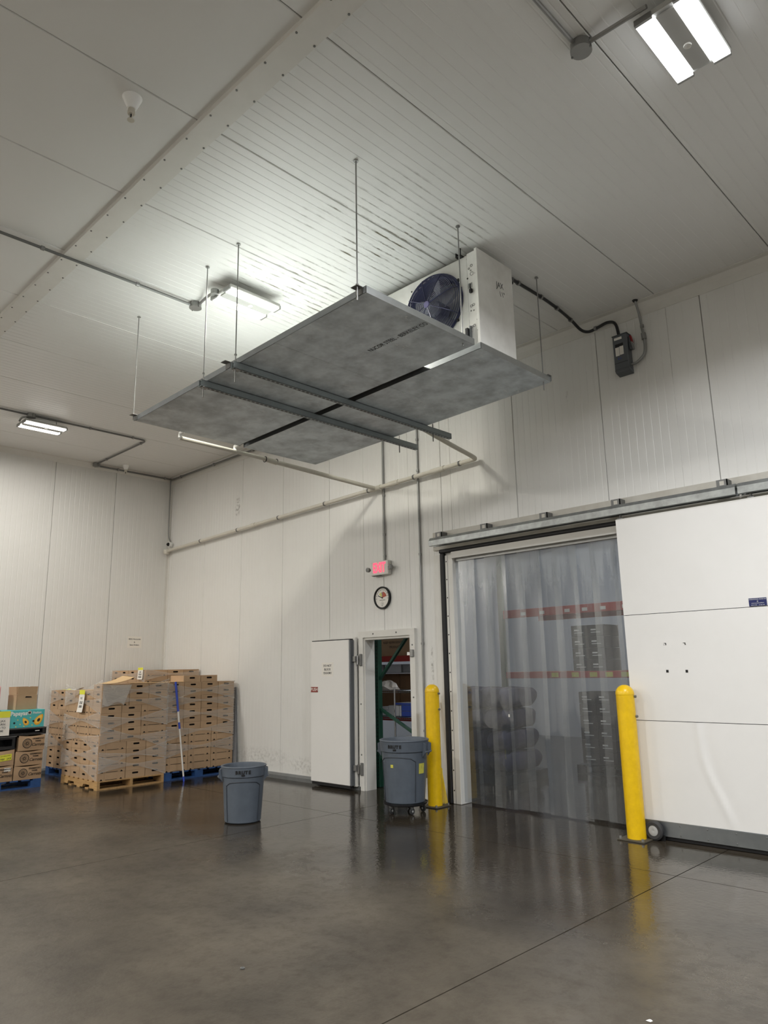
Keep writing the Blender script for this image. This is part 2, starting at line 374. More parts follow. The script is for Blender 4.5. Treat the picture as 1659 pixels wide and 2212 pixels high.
def floor_material():
    m = pm('concrete', c(120, 112, 98), .3, spec=.32); nt = m.node_tree; N = nt.nodes; L = nt.links; b = N['Principled BSDF']
    g = N.new('ShaderNodeNewGeometry'); sp = N.new('ShaderNodeSeparateXYZ'); L.new(g.outputs['Position'], sp.inputs[0])
    def noise(sc, det=6, ro=.6):
        n = N.new('ShaderNodeTexNoise'); n.inputs['Scale'].default_value = sc; n.inputs['Detail'].default_value = det; n.inputs['Roughness'].default_value = ro
        L.new(g.outputs['Position'], n.inputs['Vector']); return n.outputs['Fac']
    a = N.new('ShaderNodeMix'); a.data_type = 'RGBA'; a.inputs[6].default_value = c(58, 53, 46); a.inputs[7].default_value = c(88, 81, 70)
    r = N.new('ShaderNodeMapRange'); r.inputs[1].default_value = .3; r.inputs[2].default_value = .7; L.new(noise(1.1), r.inputs[0]); L.new(r.outputs[0], a.inputs[0])
    bb = N.new('ShaderNodeMix'); bb.data_type = 'RGBA'; bb.blend_type = 'MULTIPLY'; bb.inputs[7].default_value = (.72, .70, .68, 1)
    r2 = N.new('ShaderNodeMapRange'); r2.inputs[1].default_value = .45; r2.inputs[2].default_value = .75; L.new(noise(9, 4, .75), r2.inputs[0])
    L.new(r2.outputs[0], bb.inputs[0]); L.new(a.outputs[2], bb.inputs[6])
    # standing water: a wet film toward the walls, broken into patches further out
    y = node_math(nt, 'ADD', sp.outputs[1], node_math(nt, 'MULTIPLY', node_math(nt, 'SUBTRACT', noise(.7, 4), .5), 3.2))
    wet = N.new('ShaderNodeMapRange'); wet.interpolation_type = 'SMOOTHSTEP'; wet.inputs[1].default_value = -3.5; wet.inputs[2].default_value = -1.9; L.new(y, wet.inputs[0])
    ro = N.new('ShaderNodeMapRange'); ro.inputs[3].default_value = .34; ro.inputs[4].default_value = .07; L.new(wet.outputs[0], ro.inputs[0])
    ro2 = node_math(nt, 'ADD', ro.outputs[0], node_math(nt, 'MULTIPLY', r2.outputs[0], .12))
    L.new(ro2, b.inputs['Roughness'])
    dk = N.new('ShaderNodeMix'); dk.data_type = 'RGBA'; dk.blend_type = 'MULTIPLY'; dk.inputs[7].default_value = (.62, .60, .58, 1)
    L.new(wet.outputs[0], dk.inputs[0]); L.new(bb.outputs[2], dk.inputs[6]); L.new(dk.outputs[2], b.inputs['Base Color'])
    bp = N.new('ShaderNodeBump'); bp.inputs['Strength'].default_value = .12; bp.inputs['Distance'].default_value = .01
    L.new(noise(26, 2), bp.inputs['Height']); L.new(bp.outputs['Normal'], b.inputs['Normal'])
floor_material()

# ------------------------------------------------------------------ structure
HC = 5.30; XR = 20.0; YB = -15.0; RIB = .085; WT = .14
def struct_root(name, label):
    o = newobj(name, None); place(o, (0, 0, 0)); o['kind'] = 'structure'; o['label'] = label; return o

def rib_profile(s0, s1, ribs=True, g=.012, d=.0016, ch=.004):
    P = [(s0, ch*1.6), (s0+ch, 0)]
    if ribs:
        k = math.ceil((s0+.03)/RIB)
        while k*RIB < s1-.03:
            s = k*RIB; P += [(s-g/2, 0), (s-g/4, d), (s+g/4, d), (s+g/2, 0)]; k += 1
    return P+[(s1-ch, 0), (s1, ch*1.6)]
def panel(name, parent, mat, s0, s1, t0, t1, mapf, ribs=True, rects=None, th=WT):
    """ribbed sandwich panel; mapf(s, t, depth) -> world"""
    mb = MB()
    for (a, b_, u, v) in (rects or [(s0, s1, t0, t1)]):
        P = rib_profile(a, b_, ribs)
        vs = []; 
        for s, d in P: vs += [mapf(s, u, d), mapf(s, v, d)]
        fs = [(2*i, 2*i+2, 2*i+3, 2*i+1) for i in range(len(P)-1)]
        n = len(vs); vs += [mapf(a, u, th), mapf(a, v, th), mapf(b_, u, th), mapf(b_, v, th)]; m = 2*len(P)
        fs += [(0, 1, n+1, n), (m-2, n+2, n+3, m-1), (n, n+1, n+3, n+2)]
        mb.add(vs, fs)
    return mb.build(name, mat, parent)

# floor: slabs between saw-cut joints
floor = struct_root('floor', 'wet grey brown concrete floor')
xs = [-.3, 2.43, 6.26, 10.09, 13.92, 17.75, XR+.3]; ys = [YB-.3, -12.0, -7.2, -1.31, .16]
J = .008
for i in range(len(xs)-1):
    for j in range(len(ys)-1):
        MB().box(xs[i]+J/2, ys[j]+J/2, -.12, xs[i+1]-J/2, ys[j+1]-J/2, 0).build('slab', 'concrete', floor)
MB().box(-.3, YB-.3, -.2, XR+.3, .16, -.012).build('joint_filler', 'seam_dark', floor)
MB().box(-.3, .161, -.12, XR+.3, 9, -.001).build('slab', 'concrete', floor)

# ceiling panels with ribs running along y, split by the batten
ceil = struct_root('ceiling', 'white ribbed metal panel ceiling stained with mildew near the cooler')
cs = [-.2, .87, 2.0, 3.13, 4.27, 5.40, 6.52, 7.64, 8.745, 9.885, 11.015, 12.14, 13.27, 14.4, 15.53, 16.66, 17.79, 18.92, XR+.2]
for a, b in zip(cs[:-1], cs[1:]):
    for y0, y1 in ((-4.69, .15), (YB-.2, -4.69)):
        panel('ceiling_panel', ceil, 'ceiling_white', a+.0035, b-.0035, y0, y1, lambda s, t, d: (s, t, HC+d), ribs=y1 > -1)
MB().box(-.2, YB-.2, HC+.13, XR+.2, .2, HC+.25).build('deck', 'seam_dark', ceil)
tr = struct_root('trim_1', 'white flat ceiling batten screwed across the ceiling')
MB().prism([(-.02, -4.775, HC), (-.02, -4.770, HC-.03), (-.02, -4.60, HC-.03), (-.02, -4.595, HC)], (XR, 0, 0)).build('batten', 'trim_white', tr)
mb = MB()
for k in range(60):
    x = .2+k*.31
    for y in (-4.752, -4.613): mb.cyl((x, y, HC-.030), (x, y, HC-.034), .008, 6)
sc = mb.build('screw_heads', 'conduit_dull', tr); sc['kind'] = 'stuff'

# left wall (x = 0)
wl = struct_root('wall_left', 'white ribbed metal panel wall behind the pallets')
ls = [.0, -1.125, -2.23, -3.35, -4.47, -5.59, -6.71, -7.83, -8.95, -10.07, -11.19, -12.31, -13.43, YB-.2]
for a, b in zip(ls[:-1], ls[1:]):
    panel('wall_panel', wl, 'wall_white', -a+.0028, -b-.0028, 0, HC, lambda s, t, d: (-d, -s, t))
# right wall (y = 0) with two openings
DO = (5.42, 6.285, 1.975); BO = (7.022, 9.95, 2.93)
wr = struct_root('wall_right', 'white ribbed metal panel wall with the two doorways')
rs = [0, .14, 1.286, 2.44, 3.57, 4.69, 5.80, 6.86, 8.005, 9.148, 10.295, 11.44, 12.58, 13.72, 14.86, 16.0, 17.14, 18.28, 19.42, XR]
for a, b in zip(rs[:-1], rs[1:]):
    a2, b2 = a+.0028, b-.0028; rects = []
    cuts = sorted({a2, b2} | {v for o in (DO, BO) for v in o[:2] if a2 < v < b2})
    for p, q in zip(cuts[:-1], cuts[1:]):
        z0 = 0
        for o in (DO, BO):
            if p >= o[0]-1e-6 and q <= o[1]+1e-6: z0 = o[2]
        rects.append((p, q, z0, HC))
    panel('wall_panel', wr, 'wall_white', a2, b2, 0, HC, lambda s, t, d: (s, d, t), rects=rects, ribs=a > .1)
MB().box(-.14, YB-.14, 0, XR+.14, YB, HC).build('wall_front', 'wall_white')['kind'] = 'structure'
MB().box(XR, YB, 0, XR+.14, .14, HC).build('wall_side', 'wall_white')['kind'] = 'structure'
# corner and cove trims
t2 = MB(); t2.box(0, -.05, 0, .006, 0, HC); t2.box(0, -.006, 0, .05, 0, HC)
o = t2.build('trim_2', 'trim_white'); o['kind'] = 'structure'; o['label'] = 'white corner angle where the two walls meet'
o = MB().prism([(0, 0, HC-.14), (0, -.007, HC-.14), (0, -.010, HC-.06), (0, -.045, HC-.012), (0, -.10, HC-.007), (0, -.10, HC), (0, 0, HC)], (XR, 0, 0)).build('trim_3', 'trim_white')
o['kind'] = 'structure'; o['label'] = 'white cove trim along the top of the right wall'
o = MB().prism([(0, 0, HC-.09), (.006, 0, HC-.09), (.05, 0, HC-.007), (.09, 0, HC), (0, 0, HC)], (0, YB, 0)).build('trim_4', 'trim_white')
o['kind'] = 'structure'; o['label'] = 'white cove trim along the top of the left wall'
b = MB().prism([(.02, 0, 0), (.02, -.045, 0), (.02, -.045, .05), (.02, -.02, .075), (.02, 0, .08)], (5.33, 0, 0))
o = b.build('baseboard_right', 'baseboard_grey'); o['kind'] = 'structure'
o = MB().prism([(0, -.05, 0), (.045, -.05, 0), (.045, -.05, .05), (.02, -.05, .075), (0, -.05, .08)], (0, YB+.1, 0)).build('baseboard_left', 'baseboard_grey'); o['kind'] = 'structure'

# ---- the store room behind
o = MB().box(-.14, 8.0, 0, XR, 8.14, HC).build('wall_back', 'grey_wall'); o['kind'] = 'structure'
for x, n in ((2.0, 'wall_store_left'), (13.0, 'wall_store_right')):
    o = MB().box(x-.1, .16, 0, x, 8, HC).build(n, 'grey_wall'); o['kind'] = 'structure'
MB().box(-.3, .16, HC+.0, XR, 8.2, HC+.12).build('ceiling_store', 'grey_wall')['kind'] = 'structure'

# ---- personnel doorway
d1 = struct_root('door_1', 'white framed personnel doorway open to the store room')
X0, X1, ZT = DO; fwid = .085; fd = .045
pr = lambda poly, e: MB().prism(poly, e)
pr([(X0-fwid, 0, 0), (X0, 0, 0), (X0, 0, ZT), (X0-fwid, 0, ZT+fwid)], (0, -fd, 0)).build('frame_post', 'trim_white', d1)
pr([(X1+fwid, 0, 0), (X1, 0, 0), (X1, 0, ZT), (X1+fwid, 0, ZT+fwid)], (0, -fd, 0)).build('frame_post', 'trim_white', d1)
pr([(X0, 0, ZT), (X1, 0, ZT), (X1+fwid, 0, ZT+fwid), (X0-fwid, 0, ZT+fwid)], (0, -fd, 0)).build('frame_head', 'trim_white', d1)
for xa, xb in ((X0, X0+.02), (X1-.02, X1)): MB().box(xa, -.02, 0, xb, .16, ZT).build('jamb_liner', 'trim_white', d1)
MB().box(X0+.02, -.02, ZT-.03, X1-.02, .16, ZT).build('head_liner', 'trim_white', d1)
for x, z in ((X0-.045, .45), (X0-.045, 1.1), (X0-.045, 1.75), (X1+.045, 1.2), (X1+.045, 1.85), (5.62, ZT+.045), (6.05, ZT+.045)):
    MB().lathe([(0, -.006), (.009, -.005), (.012, 0)], (x, -fd, z), 10, 'y').build('bolt_cap', 'conduit_dull', d1, True)
k = MB(); k.bbox(X1+.02, -fd-.03, 1.70, X1+.075, -fd, 1.79, .004); k.build('strike', 'conduit', d1)
MB().box(X1-.03, -fd-.02, 1.72, X1+.02, -fd, 1.76).build('strike_tongue', 'print_white', d1)
for z in (1.68, .27):
    k = MB(); k.bbox(X0-.055, -fd-.018, z-.08, X0-.01, -fd, z+.08, .004); h = k.build('hinge', 'conduit_dull', d1)
    MB().cyl((X0-.075, -.075, z-.06), (X0-.075, -.075, z+.06), .014, 12).build('hinge_barrel', 'chrome', h, True)
    MB().box(X0-.13, -.12, z-.02, X0-.075, -.085, z+.05).build('hinge_arm', 'conduit', h)

# door leaf folded flat against the wall, left of the frame
ly = -.045
leaf = struct_root('door_2', 'white insulated door leaf swung open flat against the wall')
MB().bbox(4.47, ly-.115, .06, 5.26, ly-.04, 1.955, .006).build('leaf_panel', 'white_smooth', leaf)
MB().bbox(4.46, ly-.04, .045, 5.315, ly, 1.985, .005).build('leaf_flange', 'trim_white', leaf)
MB().box(4.47, ly-.10, 1.956, 5.27, ly-.04, 1.968).build('gasket', 'rubber', leaf)
MB().box(5.262, ly-.10, .06, 5.285, ly-.042, 1.95).build('edge_seal', 'box_grey', leaf)
MB().box(4.48, ly-.10, .022, 5.26, ly-.045, .058).build('sweep', 'rubber', leaf)
yf = ly-.115

# ---- big doorway frame, gasket, rail
d3 = struct_root('door_3', 'white frame and black gasket around the wide loading doorway')
BX0, BX1, BZ = BO
MB().box(BX0-.30, -.024, 0, BX0-.187, 0, BZ+.02).build('frame_board', 'trim_white', d3)
MB().bbox(BX0-.115, -.036, 0, BX0+.006, .165, BZ-.0, .006).build('jamb_post', 'trim_white', d3)
MB().box(BX0-.072, -.0375, 0, BX0-.068, -.0358, BZ-.01).build('jamb_crease', 'print_grey', d3)
MB().bbox(BX0-.185, -.058, 0, BX0-.118, 0, BZ+.03, .012).build('gasket_post', 'rubber', d3)
MB().bbox(BX0-.195, -.06, BZ+.03, 12.2, 0, BZ+.08, .012).build('gasket_head', 'rubber', d3)
MB().box(BX0-.0, -.05, BZ-.05, BX1, .12, BZ+.03).build('head_liner', 'trim_white', d3)
MB().box(BX1, -.05, 0, BX1+.1, .16, BZ).build('jamb_post', 'trim_white', d3)
for i in range(13):
    z = .15+i*.225
    MB().lathe([(0, -.004), (.007, -.003), (.009, 0)], (BX0-.092, -.036, z), 8, 'y').build('screw', 'black', d3, True)
MB().box(BX0-.30, -.032, BZ+.08, 12.6, 0, BZ+.31).build('header_board', 'header_tan', d3)
for x in (7.1, 7.75, 8.45, 9.2, 9.9): 
    MB().lathe([(0, -.006), (.010, -.005), (.013, 0)], (x, -.032, BZ+.22), 8, 'y').build('screw', 'conduit_dull', d3, True)
# galvanised track
trk = thing('sliding_door_track', 'galvanised steel track above the wide doorway carrying the sliding door', 'door track', (6.84, -.15, BZ+.1))
yo = -.19; zt = BZ+.15
prof = [(yo-.055, zt-.045), (yo-.055, zt+.02), (yo-.03, zt+.055), (yo+.03, zt+.06), (yo+.055, zt+.04), (yo+.055, zt-.045), (yo+.03, zt-.05), (yo+.045, zt-.04), (yo+.045, zt+.03), (yo+.02, zt+.045), (yo-.025, zt+.04), (yo-.045, zt+.01), (yo-.045, zt-.04), (yo-.03, zt-.05)]
MB().prism([(6.83, y, z) for y, z in prof], (3.66, 0, 0)).build('track_rail', 'galv_track', trk)
MB().prism([(10.51, y, z) for y, z in prof], (2.2, 0, 0)).build('track_rail', 'galv_track', trk)
for x in (6.86, 7.56, 8.38, 9.24, 10.30, 11.2):
    k = MB(); k.box(x, -.145, zt+.03, x+.10, -.137, zt+.135); k.box(x, -.145, zt+.04, x+.012, -.033, zt+.05); k.box(x+.09, -.145, zt+.03, x+.10, -.033, zt+.135)
    k.build('track_bracket', 'conduit_dull', trk)
    MB().box(x+.03, -.1465, zt+.08, x+.07, -.1448, zt+.12).build('bracket_slot', 'header_tan', trk)
for x in (9.30, 10.55):
    k = MB(); k.cyl((x+.05, yo, zt-.05), (x+.05, yo, zt-.098), .012, 10); k.bbox(x+.02, yo-.02, zt-.099, x+.08, yo+.02, zt-.08, .003); k.build('hanger_bolt', 'conduit_dull', trk, True)

# sliding door
SY = -.16; SD = .11; SX0 = 9.335; SX1 = 12.3
sd = thing('sliding_door', 'large white insulated sliding door pushed open beside the strip curtain', 'sliding door', (SX0, SY, .02))
MB().box(SX0+.004, SY-SD+.03, .16, SX1-.004, SY, 2.955).build('core', 'seam_dark', sd)
yfront = SY-SD
def bulge(x, z):
    cx = 9.92+(1.03-z)*.24+.03*math.sin(z*7); d = x-cx
    return .009*math.exp(-(d/.03)**2)-.004*math.exp(-((d-.06)/.05)**2) if z < 1.05 else 0
for (z0, z1) in ((.165, 1.036), (1.041, 2.018), (2.023, 2.965)):
    low = z1 < 1.1
    mb = MB(); mb.grid(lambda u, v: (SX0+u*(SX1-SX0), yfront-(bulge(SX0+u*(SX1-SX0), z0+v*(z1-z0))*math.sin(PI*min(1, v*6)*.5) if low else 0)-.002*math.sin(u*9)*math.sin(v*3.1), z0+v*(z1-z0)), 150 if low else 12, 24 if low else 6)
    mb.grid(lambda u, v: (SX0, yfront+.012*u, z0+v*(z1-z0)), 1, 1)
    mb.build('skin_sheet', 'white_smooth', sd, True)
MB().box(SX0, yfront-.001, 2.965, SX1, SY, 2.975).build('top_cap', 'trim_white', sd)
MB().box(SX0, SY-SD+.01, .16, SX0+.004, SY, 2.96).build('edge_cap', 'trim_white', sd)
MB().bbox(SX0+.03, yfront-.006, .035, SX1, SY, .164, .004).build('kick_rail', 'galv', sd)
MB().box(SX0+.05, SY-SD+.02, .004, SX1, SY-.02, .036).build('sweep', 'rubber', sd)
for i in range(12):
    for z in (.06, .14): MB().lathe([(0, -.004), (.006, -.003), (.008, 0)], (SX0+.12+i*.24, yfront-.006, z), 8, 'y').build('rivet', 'conduit_dull', sd, True)
for x, z in ((9.718, 1.486), (9.898, 1.484)): MB().box(x-.011, yfront-.004, z-.012, x+.011, yfront, z+.012).build('bolt_hole', 'black', sd)
for x, z, s in ((9.72, 1.733, 1), (9.90, 1.73, -1)):
    k = MB(); k.box(x-.011, yfront-.004, z+.006, x+.011, yfront, z+.010); k.box(x-.011*s-.002, yfront-.004, z-.01, x-.011*s+.003, yfront, z-.004); k.box(x+.004, yfront-.004, z-.01, x+.011, yfront, z+.008); k.build('bolt_hole', 'black', sd)
# maker's plate
mp_ = thing('maker_plate', 'small blue printed plate on the sliding door', 'sign', (10.572, yfront, 2.03))
MB().box(10.50, yfront-.005, 2.026, 10.645, yfront-.002, 2.094).build('plate', 'sticker_blue', mp_)
text('lettering', 'INTERNATIONAL DOORS INC', .0105, (10.572, yfront-.0055, 2.083), (1, 0, 0), (0, 0, 1), 'print_white', mp_, .0003)
text('lettering', '*', .03, (10.572, yfront-.0055, 2.06), (1, 0, 0), (0, 0, 1), 'print_white', mp_, .0003)
text('lettering', 'www.internationaldoors', .0105, (10.572, yfront-.0055, 2.051), (1, 0, 0), (0, 0, 1), 'print_white', mp_, .0003)
text('lettering', '800 553 7400      317 485 3100', .0085, (10.572, yfront-.0055, 2.034), (1, 0, 0), (0, 0, 1), 'print_white', mp_, .0003)

# ---- strip curtain
cur = thing('strip_curtain', 'hanging clear plastic strip curtain fogged near the top of the wide doorway', 'strip curtain', (8.2, .05, 0))
MB().box(BX0+.004, .01, BZ-.085, BX1-.004, .07, BZ-.052).build('hanger_rail', 'conduit', cur)
sw = .30; stp = .232; ns = int((BX1-BX0-.05)/stp)
random.seed(3)
for i in range(ns):
    x0 = BX0-.012+i*stp; off = (i % 2)*.028; ph = random.uniform(0, 6.28); amp = .002 if i == 0 else random.uniform(.010, .020); tw = 0 if i == 0 else random.uniform(-.010, .006)
    zb = .012+random.uniform(0, .02)
    def fn(u, v, x0=x0, off=off, ph=ph, amp=amp, tw=tw, zb=zb):
        z = zb+v*(BZ-.075-zb); k = min(1, (1-v)*2.2)
        return (x0+u*sw+.006*math.sin(z*2+ph), .026+off+k*(amp*(math.sin(u*PI)-.5)+tw*(u-.5)+.006*math.sin(z*3.1+ph)), z)
    mb = MB().grid(fn, 8, 26); mb.build('plastic_strip', 'plastic_strip', cur, True, recalc=False)
mb = MB().box(7.72, .006, 1.0, 7.735, .0065, 1.03)
mb.build('sticker', 'paper', cur)

# ------------------------------------------------------------------ ceiling light fixtures
def light_fixture(x, y, z, tone, label, group, gain=1.0, rz=0):
    t = thing('ceiling_light', label, 'ceiling light', (x, y, z), rz, group)
    L_, W_ = .60, .34; loc = dict(local=True)
    MB().bbox(-W_/2, -L_/2, 0, W_/2, L_/2, .035, .006).build('housing', 'lens_housing', t, **loc)
    MB().bbox(-.055, -L_/2+.03, -.012, .055, L_/2-.03, 0, .004).build('driver_cover', 'lens_housing', t, **loc)
    for s in (-1, 1):
        a, b = sorted((s*.062, s*.165))
        MB().bbox(a, -L_/2+.012, -.016, b, L_/2-.012, -.002, .004).build('lens', 'lens_'+tone, t, **loc)
        ld = bpy.data.lights.new('lens_light', 'AREA'); ld.shape = 'RECTANGLE'; ld.size = abs(b-a)-.01; ld.size_y = L_-.04; ld.spread = SPREAD
        if tone == 'cool': ld.spread = math.radians(156)
        ld.energy = LAMP*gain; ld.color = LAMP_COL.get(tone, (.94, .97, 1))
        lo_ = newobj('lens_light', ld, t); lo_.location = ((a+b)/2, 0, -.019)
        MB().box(a, -L_/2-.008, -.02, b, -L_/2+.01, .02).build('end_clip', 'conduit', t, **loc)
        MB().box(a, L_/2-.01, -.02, b, L_/2+.008, .02).build('end_clip', 'conduit', t, **loc)
    MB().lathe([(0, -.012), (.012, -.013), (.022, -.02), (.024, -.012)], (0, .05, 0), 16).build('sensor', 'print_white', t, True, **loc)
    for yy in (-.2, .2): MB().cyl((0, yy, .035), (0, yy, HC-z), .006, 8).build('hanger_rod', 'conduit', t, **loc)
    return t
LZ = 5.17
G = 'ceiling lights'
light_fixture(7.04, -3.17, LZ, 'mid', 'lit twin strip ceiling light above the hanging drain trays', G, .62)
light_fixture(1.83, -3.17, LZ, 'warm', 'lit twin strip ceiling light nearest the left wall', G, .34)
light_fixture(11.45, -3.13, LZ+.02, 'cool', 'brightest lit twin strip ceiling light at the top right', G, 1.05)
for x, y, tn, gn in ((1.83, -8.6, 'warm', 1.75), (7.04, -8.6, 'warm', 1.35), (11.9, -8.6, 'cool', 1.5), (16.4, -3.15, 'cool', 1.2), (16.4, -8.6, 'cool', 1.0), (4.4, -13.2, 'mid', .6), (11.4, -13.2, 'mid', .6)):
    light_fixture(x, y, LZ, tn, 'lit twin strip ceiling light outside the view, %s' % {(1.83, -8.6): 'left of the camera by the left wall', (7.04, -8.6): 'just left of the camera', (11.9, -8.6): 'almost above the camera', (16.4, -3.15): 'right of the sliding door', (16.4, -8.6): 'far right of the camera', (4.4, -13.2): 'behind the camera on the left', (11.4, -13.2): 'behind the camera'}[(x, y)], 'ceiling lights', gn)
for x, y, wh in ((9.2, 1.7, 'above the strip curtain'), (5.0, 5.4, 'behind the small door'), (8.8, 5.6, 'near the back wall')):
    light_fixture(x, y, LZ, 'store', 'lit twin strip ceiling light in the store room %s' % wh, 'store room ceiling lights', .42 if x > 8 else .22)

# ------------------------------------------------------------------ conduits
def clips(parent, pts, r, ax):
    for p in pts:
        k = MB(); p = Vector(p); d = Vector(ax)
        k.tube([p-d*.014, p+d*.014], r*1.55, 10); k.build('strap', 'conduit', parent, True)
def jbox(parent, p, r=.06, h=.055):
    j = MB().lathe([(0, 0), (r, 0), (r, -h*.72), (r*.97, -h*.74), (r*1.06, -h*.76), (r*1.06, -h), (0, -h)], p, 22).build('junction_box', 'conduit', parent, True)
    for s in (-1, 1): MB().cyl((p[0]+s*r*1.0, p[1], p[2]), (p[0]+s*r*1.0, p[1], p[2]-h*1.1), .007, 6).build('cover_screw', 'conduit_dull', j)
    return j
CZ = HC-.022
t = thing('conduit_run', 'grey conduit crossing the ceiling batten to the light over the trays', 'conduit', (6.48, -3.42, CZ))
MB().tube([(6.48, YB+.2, CZ-.015), (6.48, -3.46, CZ-.015)], .0135, 10).build('pipe', 'conduit_dull', t, True)
clips(t, [(6.48, y, CZ-.015) for y in (-8, -6.4, -4.95, -4.05)], .0135, (0, 1, 0))
jbox(t, (6.48, -3.41, HC-.005))
MB().tube(bez([(6.52, -3.40, CZ-.02), (6.62, -3.42, CZ-.02), (6.80, -3.47, LZ+.05), (6.96, -3.49, LZ+.03)]), .014, 10).build('whip', 'conduit', t, True)
MB().lathe([(0, -.02), (.04, -.02), (.04, .03), (0, .03)], (6.97, -3.49, LZ+.02), 14).build('connector', 'conduit', t, True)

t = thing('conduit_run', 'dark conduit with two bends running to the far left light', 'conduit', (1.95, -1.6, CZ))
MB().tube([(1.95, YB+.2, CZ), (1.95, -1.66, CZ)]+[(1.95-.1*(1-math.cos(a)), -1.66+.1*math.sin(a), CZ) for a in (.4, .8, 1.2, 1.57)]+[(.13, -1.56, CZ)], .0135, 10).build('pipe', 'conduit_dull', t, True)
MB().tube([(.10, -1.5, CZ-.03), (.10, -.07, CZ-.03)], .017, 10).build('pipe', 'conduit_dull', t, True)
jbox(t, (1.95, -3.38, HC-.004)); jbox(t, (.10, -1.56, HC-.01))
clips(t, [(1.95, -2.5, CZ), (1.95, -1.8, CZ), (1.95, -4.2, CZ)], .0135, (0, 1, 0)); clips(t, [(1.75, -1.56, CZ), (.5, -1.56, CZ)], .0135, (1, 0, 0)); clips(t, [(.10, -1.15, CZ-.03), (.10, -.2, CZ-.03)], .017, (0, 1, 0))
MB().tube(bez([(1.93, -3.40, CZ-.02), (1.85, -3.47, CZ-.03), (1.80, -3.49, LZ+.03)]), .014, 8).build('whip', 'conduit', t, True)
t = thing('conduit_run', 'dark conduit along the top of the right wall from the corner', 'conduit', (.1, -.07, CZ))
MB().tube([(.10, -.06, CZ-.04), (5.83, -.06, CZ-.04)], .018, 10).build('pipe', 'conduit_dull', t, True)
clips(t, [(x, -.06, CZ-.04) for x in (.45, 1.6, 2.8, 4.0, 5.2)], .018, (1, 0, 0))
t = thing('conduit_run', 'thin conduit dropping down the room corner to the camera', 'conduit', (.07, -.07, 3.97))
MB().tube(bez([(.07, -.06, CZ), (.07, -.06, 4.6), (.07, -.05, 4.15), (.11, -.03, 4.02)]), .013, 8).build('pipe', 'conduit', t, True)
t = thing('conduit_run', 'bluish grey conduit and round box beside the brightest light', 'conduit', (10.95, -3.45, CZ))
MB().tube([(10.93, YB+.2, CZ), (10.93, -3.5, CZ)], .0135, 10).build('pipe', 'conduit', t, True)
MB().tube([(10.97, -3.44, CZ-.01), (11.38, -3.47, LZ+.05)], .0135, 10).build('whip', 'conduit', t, True)
jbox(t, (10.95, -3.44, HC-.004), .062, .06)
t = thing('conduit_run', 'vertical conduit on the right wall ending at the exit sign', 'conduit', (5.845, -.02, 2.98))
MB().tube([(5.845, -.02, HC-.06), (5.845, -.02, 2.985)], .0135, 10).build('pipe', 'conduit', t, True)
clips(t, [(5.845, -.02, z) for z in (3.05, 3.35, 3.9, 4.9)], .0135, (0, 0, 1))
t = thing('conduit_run', 'vertical conduit on the wall between the small door and wide doorway', 'conduit', (6.485, -.02, .2))
MB().tube([(6.485, -.02, HC-.06), (6.485, -.02, .25)], .0135, 10).build('pipe', 'conduit', t, True)
clips(t, [(6.485, -.02, z) for z in (.8, 1.86, 3.0, 4.12, 4.55)], .0135, (0, 0, 1))

# ---- sprinkler heads
def sprinkler(x, y, label):
    t = thing('sprinkler_head', label, 'sprinkler', (x, y, HC))
    MB().lathe([(0, 0), (.065, 0), (.062, -.012), (.034, -.075), (.030, -.085), (0, -.085)], (x, y, HC), 24).build('escutcheon', 'gloss_white', t, True)
    MB().lathe([(.022, -.085), (.026, -.12), (.020, -.125), (0, -.125)], (x, y, HC), 14).build('body', 'pvc', t, True)
    k = MB()
    for s in (-1, 1): k.tube([(x+s*.016, y, HC-.125), (x+s*.018, y, HC-.15), (x, y, HC-.165)], .003, 6)
    k.build('frame', 'pvc', t); MB().cyl((x, y, HC-.125), (x, y, HC-.16), .006, 8).build('bulb', 'print_dark', t)
    MB().lathe([(0, 0), (.024, 0), (.024, -.003), (0, -.003)], (x, y, HC-.168), 14).build('deflector', 'pvc', t)
sprinkler(8.62, -5.19, 'white sprinkler head hanging from the ceiling beyond the batten')
sprinkler(.30, -1.10, 'small white sprinkler head near the far ceiling corner')

# ------------------------------------------------------------------ drain trays
def tz(x): return 4.122+(x-5.79)*(4.205-4.122)/3.48
def tray(x0, x1, y0, y1, label, group):
    t = thing('drain_tray', label, 'drip tray', ((x0+x1)/2, (y0+y1)/2, tz(x0)), 0, group)
    h = .055; sp = [x0, x0+1.20, x0+2.38, x1]
    for a, b in zip(sp[:-1], sp[1:]):
        e = .0015
        MB().prism([(a+e, y0, tz(a)), (b-e, y0, tz(b)), (b-e, y0, tz(b)+.003), (a+e, y0, tz(a)+.003)], (0, y1-y0, 0)).build('sheet', 'galv_pan', t)
        if b < x1: MB().prism([(b-.02, y0+.01, tz(b)+.003), (b+.02, y0+.01, tz(b)+.003), (b+.02, y0+.01, tz(b)+.006), (b-.02, y0+.01, tz(b)+.006)], (0, y1-y0-.02, 0)).build('lap_joint', 'galv_pan', t)
    for y in (y0, y1-.003):
        MB().prism([(x0, y, tz(x0)), (x1, y, tz(x1)), (x1, y, tz(x1)+h), (x0, y, tz(x0)+h)], (0, .003, 0)).build('side_lip', 'galv', t)
        yy = y+(-.012 if y == y0 else .003)
    for x in (x0, x1-.003): MB().box(x, y0, tz(x), x+.003, y1, tz(x)+h).build('end_lip', 'galv_bright', t)
    return t
TA = tray(5.82, 9.27, -3.67, -2.40, 'galvanised drip tray farther from the wall, stencilled underneath', 'drip trays')
TB = tray(5.80, 9.27, -2.31, -1.21, 'galvanised drip tray nearer the right wall under the cooler', 'drip trays')
